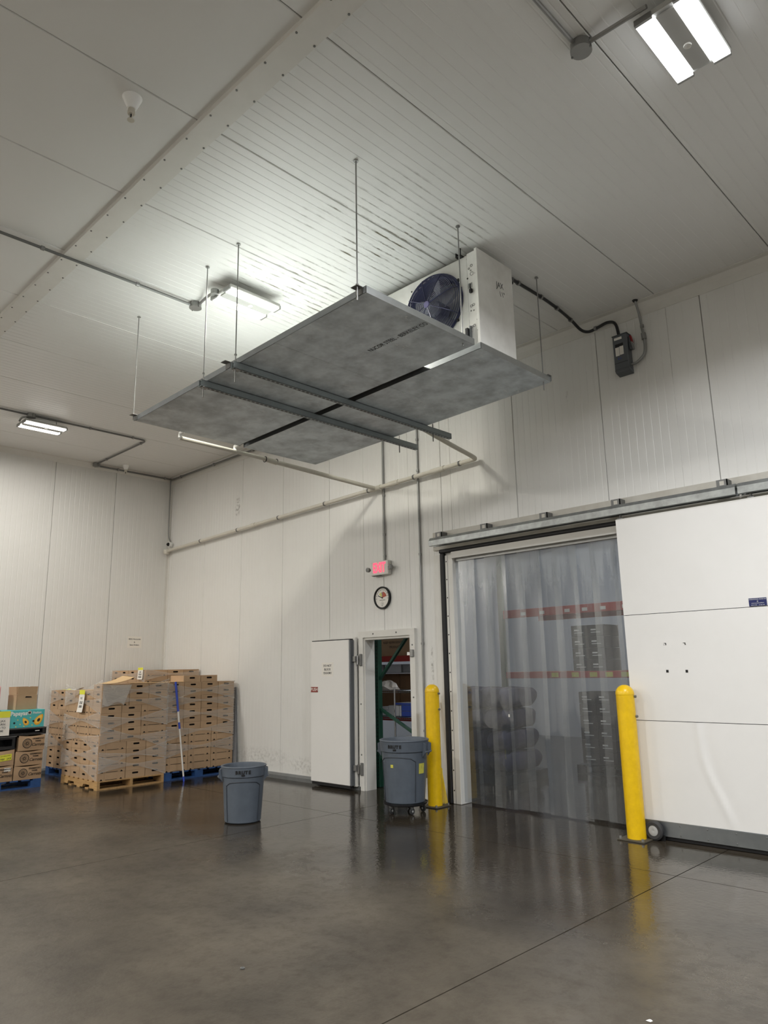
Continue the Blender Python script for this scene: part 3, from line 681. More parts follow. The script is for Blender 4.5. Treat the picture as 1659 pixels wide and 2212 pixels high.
text('stencil', 'NUCOR STEEL - BERKELEY CO', .070, (8.60, -2.985, tz(8.6)-.0005), (1, -.02, .0169), (0, -1, 0), 'print_dark', TA, .0002, align='LEFT', off=.0008, sx=.70)
MB().prism([(5.74, -2.405, tz(5.74)+.05), (8.62, -2.405, tz(8.62)+.05), (8.62, -2.405, tz(8.62)+.054), (5.74, -2.405, tz(5.74)+.054)], (0, .10, 0)).build('gap_shade_strip', 'rubber', TB)  # added strip; its black puts the shade of the tray gap into colour
for (x, y, par) in ((5.825, -3.67, TA), (9.20, -3.67, TA), (9.25, -1.22, TB), (7.52, -3.67, TA)):
    k = MB(); z = tz(x)+.055; k.box(x-.035, y-.055, z, x+.035, y+.0, z+.004); k.box(x-.035, y-.004, z-.05, x+.035, y-.0005, z+.004)
    k.build('hanger_tab', 'conduit_dull', par)
def rod(x, y, zb, label):
    t = thing('hanger_rod', label, 'hanger rod', (x, y, zb), 0, 'threaded rods holding the drip trays')
    MB().cyl((x, y, zb), (x, y, HC), .0055, 8).build('rod', 'conduit', t, True)
    MB().lathe([(.006, 0), (.018, -.004), (.020, -.010), (0, -.010)], (x, y, HC), 12).build('ceiling_nut', 'conduit', t)
    z = tz(x)+.062
    MB().lathe([(0, 0), (.012, 0), (.012, .012), (0, .012)], (x, y, z), 6).build('nut', 'conduit', t)
rod(9.215, -3.705, 4.15, 'hanger rod at the tray corner nearest the camera')
rod(9.225, -2.50, 4.18, 'hanger rod passing in front of the fan unit')
rod(7.684, -3.705, 3.98, 'hanger rod through the strut channel beside the lit fixture')
rod(7.17, -3.70, 3.99, 'hanger rod on the strut channel left of the lit fixture')
rod(5.81, -3.69, 4.13, 'leftmost hanger rod at the far left tray corner')
rod(9.225, -1.27, 4.12, 'rightmost hanger rod at the tray corner by the right wall')
for x, lab in ((7.17, 'slotted strut channel under the trays, farther from the fan unit'), (7.684, 'slotted strut channel under the trays, nearer the fan unit')):
    z1 = tz(x)-.004; z0 = z1-.062; y0, y1 = -3.735, -.80
    t = thing('strut_channel', lab, 'strut channel', (x, y0, z0), 0, 'strut channels')
    k = MB(); k.box(x-.022, y0, z0, x+.022, y1, z0+.003)
    for s in (-1, 1): k.box(x+s*.022, y0, z0, x+s*.019, y1, z1)
    for s in (-1, 1): k.box(x+s*.022, y0, z1-.003, x+s*.012, y1, z1)
    k.build('channel', 'strut', t)
    k = MB(); n = int((y1-y0)/.05)
    for i in range(n): k.box(x-.008, y0+.02+i*.05, z0-.0012, x+.008, y0+.048+i*.05, z0+.0002)
    o = k.build('slots', 'black', t); o['kind'] = 'stuff'
    MB().bbox(x-.03, y0+.02, z0-.008, x+.03, y0+.075, z0-.0015, .002).build('washer_plate', 'conduit', t)
    MB().cyl((x, -1.10, z0-.09), (x, -1.10, z1+.05), .006, 8).build('stud', 'conduit_dull', t)

# ------------------------------------------------------------------ PVC drain pipe
t = thing('drain_pipe', 'white plastic drain pipe sloping along the right wall with branches to trays', 'drain pipe', (5.74, -.1, 3.96))
pz = lambda x: 3.835+(x-.14)*.0293
MB().tube([(.10, -.09, pz(.10)), (7.42, -.09, pz(7.42))], .029, 14).build('wall_pipe', 'pvc', t, True)
MB().tube(bez([(7.40, -.09, pz(7.4)), (7.47, -.09, pz(7.45)), (7.49, -.13, pz(7.45)+.02), (7.47, -.5, 4.14), (7.47, -1.25, 4.27)], 6), .028, 12).build('branch_pipe', 'pvc', t, True)
MB().tube([(5.76, -.09, pz(5.75)), (5.71, -1.85, 4.07)], .029, 14).build('branch_pipe', 'pvc', t, True)
MB().tube([(5.70, -1.85, 4.08), (5.69, -3.08, 4.10)], .024, 12).build('tray_pipe', 'pvc', t, True)
MB().tube([(5.70, -1.93, 4.083), (5.71, -1.76, 4.065)], .034, 14).build('rubber_coupling', 'pvc', t, True)
for y in (-1.93, -1.76): MB().ring((5.705, y, 4.074), .034, .005, 'y', 20, 6).build('hose_clamp', 'black', t)
for y in (-2.36, -3.08):
    MB().tube([(5.70, y, 4.095), (5.70, y, 4.145), (5.79, y, 4.15)], .022, 10).build('outlet', 'print_white', t, True)
for x in (1.286, 2.44, 3.57, 4.69, 5.62, 6.48, 7.25):
    MB().tube([(x-.012, -.09, pz(x)), (x+.012, -.09, pz(x))], .034, 14).build('pipe_clip', 'conduit_dull', t, True)
for a, b in ((.10, .2), (2.85, 2.95), (5.66, 5.86), (6.05, 6.2), (6.78, 7.0)):
    MB().tube([(a, -.09, pz(a)), (b, -.09, pz(b))], .036, 14).build('coupling', 'pvc', t, True)
MB().lathe([(0, -.05), (.045, -.05), (.052, -.02), (.05, .03), (0, .04)], (.10, -.10, pz(.1)-.01), 16).build('end_cap', 'pvc', t, True)
# dome camera
t = thing('security_camera', 'small white dome security camera in the room corner', 'camera', (.13, -.06, 3.96))
MB().lathe([(0, -.02), (.05, -.02), (.052, .02), (.045, .045), (0, .05)], (.15, -.07, 3.955), 18, 'y').build('housing', 'print_white', t, True)
MB().lathe([(0, -.06), (.02, -.055), (.034, -.035), (.037, -.015), (0, -.015)], (.15, -.07, 3.955), 18, 'y').build('dome', 'smoke_glass', t, True)

# ------------------------------------------------------------------ evaporator unit
UX0, UX1, UY0, UY1, UZ0, UZ1 = 7.35, 9.20, -2.19, -1.675, 4.345, 5.215
ev = thing('evaporator_unit', 'white ceiling mounted evaporator cooler with blue wire fan guards', 'cooler unit', (8.3, -1.93, UZ0))
def fan_face():
    # front sheet with two round fan openings, as radial rings around each opening
    mb = MB()
    def cell(a, b, cx, cz, R):
        n = 48; vs = []; fs = []
        for k in range(n):
            t = 2*PI*k/n; ca, sa = math.cos(t), math.sin(t)
            m = 1e9
            if ca > 1e-6: m = min(m, (b-cx)/ca)
            if ca < -1e-6: m = min(m, (a-cx)/ca)
            if sa > 1e-6: m = min(m, (UZ1-cz)/sa)
            if sa < -1e-6: m = min(m, (UZ0-cz)/sa)
            vs += [(cx+R*ca, UY0, cz+R*sa), (cx+m*ca, UY0, cz+m*sa)]
        for k in range(n): fs.append((2*k, 2*k+1, 2*((k+1) % n)+1, 2*((k+1) % n)))
        mb.add(vs, fs)
        for x in (a, b):
            for z in (UZ0, UZ1):
                s1 = [v for v in vs[1::2] if abs(v[0]-x) < 1e-5]; s2 = [v for v in vs[1::2] if abs(v[2]-z) < 1e-5]
                p = min(s1, key=lambda v: abs(v[2]-z)); q = min(s2, key=lambda v: abs(v[0]-x)); mb.add([p, q, (x, UY0, z)], [(0, 1, 2)])
    cell(8.32, 9.07, 8.69, 4.83, .30); cell(7.35, 8.32, 7.88, 4.83, .30)
    return mb
fan_face().build('front_sheet', 'unit_white', ev)
k = MB(); k.box(UX0, UY0, UZ1-.004, 9.07, UY1, UZ1); k.box(UX0, UY1-.004, UZ0, 9.07, UY1, UZ1); k.box(UX0, UY0, UZ0, UX0+.004, UY1, UZ1); k.build('cabinet', 'unit_white', ev)
MB().box(UX0+.01, UY1-.10, UZ0+.02, 9.06, UY1-.005, UZ1-.01).build('coil', 'black', ev)
e = MB(); e.bbox(9.072, UY0-.004, UZ0-.02, 9.165, UY1, UZ1+.012, .004); e.build('end_compartment', 'unit_white', ev)
MB().bbox(9.168, UY0-.02, UZ0-.03, UX1, UY1+.01, UZ1+.02, .004).build('end_panel', 'unit_white', ev)
MB().prism([(9.12, UY0+.01, UZ0-.03), (9.12, UY1+.01, UZ0-.03), (9.12, UY1+.01, UZ0-.075), (9.12, UY0+.06, UZ0-.035)], (.075, 0, 0)).build('drip_skirt', 'unit_white', ev)
MB().prism([(UX0, UY0+.0, UZ0), (UX0, UY1, UZ0), (UX0, UY1, UZ0-.06), (UX0, UY0, UZ0-.02)], (9.12-UX0, 0, 0)).build('drain_pan', 'unit_white', ev)
for x, z, r in ((9.095, 5.07, .008), (9.125, 5.09, .012), (9.125, 5.01, .017), (9.105, 4.70, .011), (9.13, 4.705, .011), (9.10, 4.50, .011), (9.128, 4.505, .011), (9.115, 5.045, .006), (9.10, 4.655, .005), (9.13, 4.65, .005), (9.095, 4.455, .005)):
    MB().ring((x, UY0-.005, z), r, .0022, 'y', 16, 6).build('knockout', 'conduit_dull', ev)
k = MB(); k.bbox(9.08, UY0-.007, 4.875, 9.125, UY0-.004, 4.925, .001); k.build('nameplate', 'conduit', ev)
k = MB(); k.bbox(9.10, UY0-.03, 4.82, 9.13, UY0-.004, 4.86, .006); k.tube(bez([(9.12, UY0-.02, 4.85), (9.135, UY0-.05, 4.86), (9.13, UY0-.04, 4.89)]), .006, 6); k.build('cable_gland', 'black', ev, True)
for x, z in ((9.075, 4.98), (8.40, 5.12), (9.165, 4.45), (9.165, 4.55), (9.165, 5.0)): MB().lathe([(0, -.005), (.007, -.004), (.009, 0)], (x, UY0-.004, z), 8, 'y').build('screw', 'black', ev)
for x in (8.98, 7.5):
    k = MB(); k.box(x, UY0-.045, UZ1-.005, x+.06, UY0+.05, UZ1+.006); k.box(x, UY0-.045, UZ1-.005, x+.006, UY0+.03, UZ1+.04); k.cyl((x+.04, UY0-.02, UZ1), (x+.04, UY0-.02, HC), .006, 8); k.build('mount_bracket', 'rubber', ev)
k = MB(); k.bbox(9.055, UY0-.05, UZ0-.04, 9.085, UY0-.006, UZ0+.14, .003); k.build('coil_clamp', 'rubber', ev); 
MB().box(9.087, UY0-.03, UZ0-.03, 9.10, UY0-.006, UZ0+.16).build('coil_clamp', 'galv', ev)
def fan(cx, cz):
    f = MB().lathe([(.325, 0), (.325, -.012), (.31, -.02), (.30, .0), (.295, .10), (.285, .10), (.29, 0), (.305, -.004)], (cx, UY0, cz), 48, 'y').build('fan_shroud', 'fan_blue', ev, True)
    k = MB(); GD = .125
    yd = lambda R: -GD+.035*(R/.29)**2
    for i in range(20):
        R = .045+i*.0126
        k.ring((cx, UY0+yd(R), cz), R, .0024, 'y', 44, 5)
    for R, yy in ((.298, -.078), (.310, -.062), (.318, -.046), (.324, -.030), (.327, -.014)): k.ring((cx, UY0+yy, cz), R, .0034, 'y', 48, 6)
    for i in range(8):
        a = PI/4*(i+.35); ca, sa = math.cos(a), math.sin(a)
        k.tube([(cx+q*ca, UY0+yd(q)-.004, cz+q*sa) for q in (.03, .12, .2, .285)]+[(cx+.312*ca, UY0-.06, cz+.312*sa), (cx+.33*ca, UY0-.006, cz+.33*sa)], .0042, 6)
    g = k.build('fan_guard', 'fan_blue', f, True)
    MB().lathe([(0, -.137), (.03, -.137), (.035, -.128), (0, -.124)], (cx, UY0, cz), 16, 'y').build('guard_boss', 'boss_violet', f, True)
    MB().lathe([(0, -.02), (.06, -.018), (.075, .0), (.075, .12), (0, .12)], (cx, UY0, cz), 20, 'y').build('motor', 'fan_grey', f, True)
    for i in range(5):
        a0 = 2*PI*i/5
        def bl(u, v, a0=a0):
            R = .06+u*.215; a = a0+(v-.5)*(.75-.25*u)+.35*u
            return (cx+R*math.cos(a), UY0+.02+(v-.5)*.07, cz+R*math.sin(a))
        MB().grid(bl, 6, 5).build('fan_blade', 'fan_dark', f, True)
    for a in (.55, 2.2, 3.9, 5.6):
        MB().bbox(cx+.335*math.cos(a)-.012, UY0-.02, cz+.335*math.sin(a)-.012, cx+.335*math.cos(a)+.012, UY0, cz+.335*math.sin(a)+.012, .003).build('guard_clip', 'black', f)
    MB().lathe([(0, .0), (.30, .0), (.30, .004), (0, .004)], (cx, UY0+.16, cz), 24, 'y').build('coil_face', 'coil_grey', f)
fan(8.69, 4.83); fan(7.88, 4.83)
text('handwriting', 'JAX', .085, (UX1+.001, -1.88, 4.98), (0, .95, .1), (0, -.25, 1), 'print_grey', ev, .0003, shear=.2, sx=.8)
text('handwriting', '11"', .07, (UX1+.001, -1.84, 4.90), (0, .95, .1), (0, -.15, 1), 'print_grey', ev, .0003, shear=-.2)

# cable to disconnect switch
t = thing('black_cable', 'black flexible cable from the cooler along the ceiling to the switch box', 'cable', (9.05, -1.4, HC-.03))
cp = [(9.19, -1.66, 5.10), (9.12, -1.54, HC-.08), (9.07, -1.40, HC-.035), (9.07, -.92, HC-.03), (9.05, -.55, HC-.03), (9.03, -.28, HC-.045), (9.05, -.12, HC-.11), (9.12, -.075, HC-.14), (9.22, -.05, 5.185), (9.33, -.04, 5.205), (9.42, -.05, 5.15), (9.455, -.055, 4.97)]
MB().tube(bez(cp, 7), .0165, 10).build('sheath', 'black_plastic', t, True)
for p, ax in (((9.07, -1.36, HC-.033), (0, 1, 0)), ((9.07, -.95, HC-.03), (0, 1, 0)), ((9.055, -.62, HC-.03), (0, 1, 0)), ((9.03, -.30, HC-.045), (0, 1, 0)), ((9.19, -.055, 5.18), (1, 0, 0))):
    p = Vector(p); d = Vector(ax); MB().tube([p-d*.012, p+d*.012], .025, 10).build('strap', 'conduit', t, True)
t = thing('disconnect_switch', 'grey electrical disconnect box with red handle high on the right wall', 'switch box', (9.485, 0, 4.58))
MB().bbox(9.395, -.105, 4.60, 9.555, -.004, 4.985, .006).build('enclosure', 'box_grey', t)
MB().prism([(9.395, -.105, 4.60), (9.395, -.004, 4.60), (9.395, -.004, 4.555), (9.395, -.085, 4.575)], (.16, 0, 0)).build('lower_cover', 'box_grey', t)
MB().box(9.39, -.108, 4.985, 9.56, 0, 4.992).build('rain_lip', 'box_grey', t)
MB().box(9.415, -.1065, 4.935, 9.50, -.1045, 4.962).build('label_strip', 'paper', t)
MB().box(9.42, -.1065, 4.855, 9.51, -.1045, 4.888).build('label_strip', 'black', t)
k = MB(); k.box(9.42, -.1065, 4.755, 9.463, -.1045, 4.85); k.box(9.467, -.1065, 4.76, 9.51, -.1045, 4.855); k.build('warning_label', 'paper', t)
MB().box(9.40, -.107, 4.672, 9.55, -.1055, 4.676).build('seam', 'black', t)
MB().bbox(9.557, -.075, 4.80, 9.585, -.03, 4.955, .006).build('handle_bracket', 'box_grey', t)
MB().prism([(9.575, -.085, 4.95), (9.595, -.095, 4.945), (9.605, -.08, 4.87), (9.585, -.07, 4.87)], (0, .025, 0)).build('lever', 'red', t)
MB().prism([(9.585, -.09, 4.88), (9.605, -.10, 4.87), (9.615, -.085, 4.79), (9.59, -.07, 4.79)], (0, .022, 0)).build('lever_grip', 'conduit', t)
text('marking', 'E 3', .028, (9.46, -.106, 4.72), (1, 0, 0), (0, 0, 1), 'blue', t, .0003)
t = thing('conduit_run', 'bent conduit rising from the grey switch box to the ceiling', 'conduit', (9.7, -.04, 4.62))
MB().tube(bez([(9.555, -.045, 4.645), (9.62, -.045, 4.65), (9.695, -.04, 4.71), (9.715, -.035, 4.80), (9.71, -.03, 4.90)]), .015, 10).build('flex', 'conduit', t, True)
MB().tube([(9.71, -.03, 4.88), (9.705, -.03, 4.95)], .024, 10).build('fitting', 'conduit', t, True)
MB().tube([(9.705, -.03, 4.94), (9.69, -.05, HC-.13), (9.69, -.115, HC-.005)], .0125, 10).build('pipe', 'conduit', t, True)
clips(t, [(9.70, -.032, 5.03)], .0125, (0, 0, 1))
MB().lathe([(0, 0), (.03, 0), (.024, -.014), (0, -.014)], (9.69, -.118, HC), 14).build('ceiling_flange', 'black', t)

# ------------------------------------------------------------------ exit sign, thermometer, notices
t = thing('exit_sign', 'lit red exit sign with two lamp heads above the small door', 'exit sign', (5.79, -.04, 2.79))
MB().bbox(5.625, -.075, 2.795, 5.955, -.006, 2.985, .006).build('housing', 'trim_white', t)
text('letters', 'EXIT', .185, (5.79, -.0765, 2.89), (1, 0, 0), (0, 0, 1), 'exit_red', t, .001, bold=.004, sx=.62)
for s, x in ((-1, 5.575), (1, 6.0)):
    h = MB().lathe([(0, -.055), (.026, -.055), (.032, -.05), (.032, -.02), (.02, .0), (0, .0)], (x, -.04, 2.885), 18, 'y').build('lamp_head', 'conduit', t, True)
    MB().lathe([(0, -.058), (.024, -.0555), (.024, -.05), (0, -.05)], (x, -.04, 2.885), 16, 'y').build('lamp_lens', 'conduit_dull', h, True)
    MB().cyl((x, -.03, 2.885), (5.79+s*.16, -.03, 2.885), .010, 8).build('lamp_arm', 'conduit', t)
MB().box(5.65, -.07, 2.789, 5.80, -.03, 2.795).build('test_strip', 'black', t)

t = thing('dial_thermometer', 'round dial thermometer with black rim below the exit sign', 'thermometer', (5.785, -.02, 2.35))
tc = (5.785, 0, 2.492)
MB().lathe([(.128, -.002), (.150, -.002), (.152, -.030), (.146, -.040), (.136, -.040), (.132, -.026), (.128, -.022)], tc, 44, 'y').build('rim', 'black', t, True)
MB().lathe([(0, -.02), (.133, -.02), (.133, -.004), (0, -.004)], tc, 40, 'y').build('dial', 'paper', t)
def sector(a0, a1, R, mat):
    n = 8; P = [(tc[0], -.0205, tc[2])]+[(tc[0]+R*math.cos(a0+(a1-a0)*i/n), -.0205, tc[2]+R*math.sin(a0+(a1-a0)*i/n)) for i in range(n+1)]
    MB().prism(P, (0, -.0006, 0)).build('dial_sector', mat, t)
sector(.22, 1.45, .082, 'dial_red'); sector(1.45, 1.75, .075, 'dial_grey'); sector(1.75, 2.45, .075, 'dial_yellow')
for i in range(11):
    a = -.1+i*(PI+.2)/10; text('numeral', str(120-i*10), .018, (tc[0]+.108*math.cos(a), -.0205, tc[2]+.108*math.sin(a)), (1, 0, 0), (0, 0, 1), 'print_dark', t, .0003)
MB().bar((tc[0]+.012, -.024, tc[2]-.006), (tc[0]-.075, -.024, tc[2]+.032), .006, .009).build('needle', 'print_dark', t)
MB().lathe([(0, -.027), (.010, -.026), (.010, -.02)], tc, 12, 'y').build('hub_cap', 'print_dark', t)
text('dial_text', 'THERMOMETER', .016, (tc[0], -.0205, tc[2]-.032), (1, 0, 0), (0, 0, 1), 'print_grey', t, .0003)
MB().ring((tc[0], -.0205, tc[2]-.075), .022, .0012, 'y', 24, 4).build('sub_dial', 'print_grey', t)
MB().bar((tc[0]-.002, -.0212, tc[2]-.068), (tc[0]+.010, -.0212, tc[2]-.088), .001, .004).build('sub_needle', 'print_dark', t)
text('dial_text', 'F/C', .018, (tc[0], -.0205, tc[2]-.108), (1, 0, 0), (0, 0, 1), 'print_dark', t, .0003)

def notice(name, label, cat, org, w, h, right, lines, mat='paper', tmat='print_dark', th=.0015):
    r = Vector(right); n = r.cross(Vector((0, 0, 1))); o = Vector(org)
    t = thing(name, label, cat, org)
    a = o-r*w/2; b = o+r*w/2; up_ = Vector((0, 0, h/2))
    MB().prism([a-up_, b-up_, b+up_, a+up_], n*th).build('sheet', mat, t)
    for s, size, dz in lines: text('lettering', s, size, o+n*th+Vector((0, 0, dz)), right, (0, 0, 1), tmat, t, .0003, bold=.0006)
    return t
notice('door_notice', 'white paper notice telling not to block the door, on the door leaf', 'notice', (4.825, yf, 1.562), .245, .19, (1, 0, 0), [('DO NOT', .042, .05), ('BLOCK', .042, 0), ('!!DOOR!!', .042, -.05)])
notice('push_plate', 'small red push sign at the free edge of the door leaf', 'sign', (4.545, yf, 1.288), .15, .072, (1, 0, 0), [('PUSH', .062, 0)], 'push_red', 'paper', .004)
notice('wall_notice', 'white paper notice with three lines on the left wall', 'notice', (.001, -.60, 2.115), .272, .205, (0, 1, 0), [('0055 Accounts', .038, .055), ('&', .034, .0), ('Save Orders', .036, -.05)])

# ------------------------------------------------------------------ bollards
def bollard(x, y, label, h=1.365):
    t = thing('bollard', label, 'bollard', (x, y, 0), 0, 'yellow bollards'); R = .084
    prof = [(R, .012), (R, h-R-.006), (R+.002, h-R-.004), (R+.002, h-R)]+[((R+.002)*math.cos(a), h-R+(R+.002)*math.sin(a)) for a in [PI/2*i/8 for i in range(1, 8)]]+[(0, h)]
    MB().lathe(prof, (x, y, 0), 32).build('post', 'yellow', t, True)
    MB().bbox(x-.13, y-.13, 0, x+.13, y+.13, .013, .003).build('base_plate', 'bollard_plate', t)
    for sx in (-1, 1):
        for sy in (-1, 1):
            MB().lathe([(0, .036), (.012, .034), (.013, .012), (.0, .012)], (x+sx*.105, y+sy*.105, 0), 6).build('anchor_bolt', 'conduit', t)
    return t
b1 = bollard(9.335, -.385, 'yellow bollard standing in front of the sliding door edge')
b2 = bollard(6.845, -.285, 'yellow bollard between the small door and the wide doorway')
for par, x, y in ((b1, 9.335, -.385), (b2, 6.845, -.285)):
    for z in (1.26, 1.08): MB().lathe([(0, 0), (.012, 0), (.012, .02), (.007, .022), (0, .022)], (x+.083, y+.015, z), 8, 'x').build('side_bolt', 'conduit_dull', par)
# caster wheel of the door guide
t = thing('caster_wheel', 'grey rubber caster wheel on the floor behind the front bollard', 'wheel', (9.47, -.29, 0))
MB().lathe([(.045, -.022), (.07, -.024), (.085, -.014), (.085, .014), (.07, .024), (.045, .022)], (9.475, -.325, .086), 28, 'y').build('tyre', 'tyre', t, True)
MB().lathe([(0, -.018), (.02, -.024), (.046, -.018), (.046, .018), (.02, .022), (0, .02)], (9.475, -.325, .086), 20, 'y').build('hub', 'hub', t, True)
MB().bbox(9.44, -.30, .0, 9.56, -.285, .05, .003).build('fork', 'black', t)
# broom
t = thing('broom', 'yellow straw broom head standing behind the bollard by the small door', 'broom', (6.80, -.12, 0))
k = MB(); random.seed(5)
for i in range(46):
    a = random.uniform(-.075, .085); d = random.uniform(-.02, .02)
    k.tube([(6.80+a*.25, -.125+d*.4, .36), (6.80+a, -.125+d, .012)], .0035, 4)
k.build('bristles', 'straw_yellow', t)['kind'] = 'stuff'
MB().cyl((6.80, -.125, .34), (6.74, -.05, 1.15), .011, 8).build('handle', 'yellow', t, True)
MB().bbox(6.775, -.14, .33, 6.825, -.11, .40, .006).build('ferrule', 'straw_yellow', t)

# ------------------------------------------------------------------ bins
def bin_(x, y, z0, R, H, ang, label, group):
    t = thing('waste_bin', label, 'waste bin', (x, y, z0), ang, group); rb = R*.80; rt_ = R*.955; lo = dict(local=True)
    wall = [(0, .004), (rb-.012, .004), (rb, .014)]+[(rb+(rt_-rb)*f, H*f) for f in (.2, .5, .80)]+[(rt_+.006, H*.815), (rt_+.012, H*.965), (R, H*.968), (R+.006, H*.98), (R+.004, H*.995), (R-.004, H), (R-.014, H*.99), (rt_-.008, H*.95), (rb-.006, .03), (0, .03)]
    MB().lathe(wall, (0, 0, 0), 44).build('body', 'can_grey', t, True, **lo)
    rz = lambda f: rb+(rt_-rb)*f
    # raised arch panel on two faces
    for a0 in (0, PI):
        pts = []; W = .92
        for i in range(9): f = .04+.62*i/8; pts.append((-W, f))
        for i in range(1, 8): u = i/8; pts.append((-W+2*W*u, .70+.035*math.sin(PI*u)))
        for i in range(9): f = .66-.62*i/8; pts.append((W, f))
        P = [((rz(f)+.0015)*math.cos(a0+a), (rz(f)+.0015)*math.sin(a0+a), H*f) for a, f in pts]
        MB().tube(P, .0055, 6).build('panel_ridge', 'can_dark', t, True, **lo)
    # handles
    for s in (-1, 1):
        a0 = s*PI/2; hd = MB()
        def q(a, rr, z): return (rr*math.cos(a0+a), rr*math.sin(a0+a), z)
        w2 = .30
        for sa in (-1, 1):
            hd.prism([q(sa*w2, rt_, H*.955), q(sa*w2, R+.030, H*.93), q(sa*w2, R+.028, H*.80), q(sa*w2, rt_, H*.72)], (Vector(q(sa*(w2-.05), rt_, 0))-Vector(q(sa*w2, rt_, 0))))
        pts = [q(-w2+2*w2*i/8, R+.026, H*.805) for i in range(9)]
        hd.tube(pts, .011, 8)
        hd.build('handle', 'can_grey', t, True, **lo)
    # name and lug
    for i, ch in enumerate('BRUTE'):
        a = -.002+(i-2)*.034/R; rr = rt_+.0125
        p = Vector((rr*math.cos(a), rr*math.sin(a), H*.90)); Mx = frame_of(t)
        text('lettering', ch, .046, Mx @ p, Mx.to_3x3() @ Vector((-math.sin(a), math.cos(a), 0)), (0, 0, 1), 'black', t, .0008, bold=.0022)
    MB().bbox(rt_+.006, -.018, H*.84, rt_+.016, .018, H*.865, .002).build('lug', 'black', t, **lo)
    return t
angc = math.atan2(-7.032+2.23, 12.69-5.82)
can1 = bin_(5.80, -2.21, 0, .238, .575, angc-.02, 'grey plastic waste bin standing alone on the open floor', 'grey waste bins')
can2 = bin_(6.80, -.74, .105, .275, .675, angc-.62, 'grey plastic waste bin on a wheeled dolly by the small door', 'grey waste bins')
def sticker(a0, a1, f0, f1, mat, par, R, H):
    rb = R*.80; rt_ = R*.955
    fn = lambda u, v: ((rb+(rt_-rb)*(f0+(f1-f0)*v)+.003)*math.cos(a0+(a1-a0)*u), (rb+(rt_-rb)*(f0+(f1-f0)*v)+.003)*math.sin(a0+(a1-a0)*u), H*(f0+(f1-f0)*v))
    MB().grid(fn, 6, 2).build('sticker', mat, par, local=True)
sticker(1.10, 1.46, .47, .63, 'sticker_yellow', can2, .275, .675); sticker(-.26, -.12, .57, .62, 'sticker_yellow', can2, .275, .675)
dl = thing('bin_dolly', 'black round dolly with casters under the bin by the small door', 'dolly', (6.80, -.74, 0))
MB().lathe([(0, .085), (.225, .085), (.245, .095), (.25, .115), (.243, .115), (.235, .101), (0, .101)], (6.80, -.74, 0), 40).build('platform', 'black_plastic', dl, True)
for i in range(5):
    a = angc+.15+2*PI*i/5; x, y = 6.80+.195*math.cos(a), -.74+.195*math.sin(a)
    w_ = MB().lathe([(0, -.012), (.03, -.013), (.036, -.008), (.036, .008), (.03, .013), (0, .012)], (x, y, .036), 18, 'y' if i % 2 else 'x').build('caster', 'tyre', dl, True)
    MB().bbox(x-.016, y-.016, .055, x+.016, y+.016, .086, .004).build('fork', 'conduit_dull', w_)
    MB().lathe([(0, -.016), (.012, -.015), (.012, .015), (0, .016)], (x, y, .036), 10, 'y' if i % 2 else 'x').build('hub', 'hub', w_, True)

t = thing('floor_anchor', 'small dark anchor stub set in the open floor', 'anchor', (9.10, -4.50, 0))
MB().lathe([(.006, .002), (.012, .001), (.013, .006), (.007, .007), (.006, .002)], (9.10, -4.50, 0), 14).build('ring', 'conduit_dull', t, True)
MB().lathe([(0, .003), (.0065, .003), (.0065, .0005)], (9.10, -4.50, 0), 10).build('core', 'black', t)
t = thing('paper_scrap', 'tiny white paper scrap on the floor at the bottom edge', 'scrap', (10.954, -3.626, 0))
MB().grid(lambda u, v: (10.942+.022*u+.004*v, -3.634+.016*v, .002+.004*math.sin(PI*u)*v), 4, 2).build('sheet', 'paper', t)
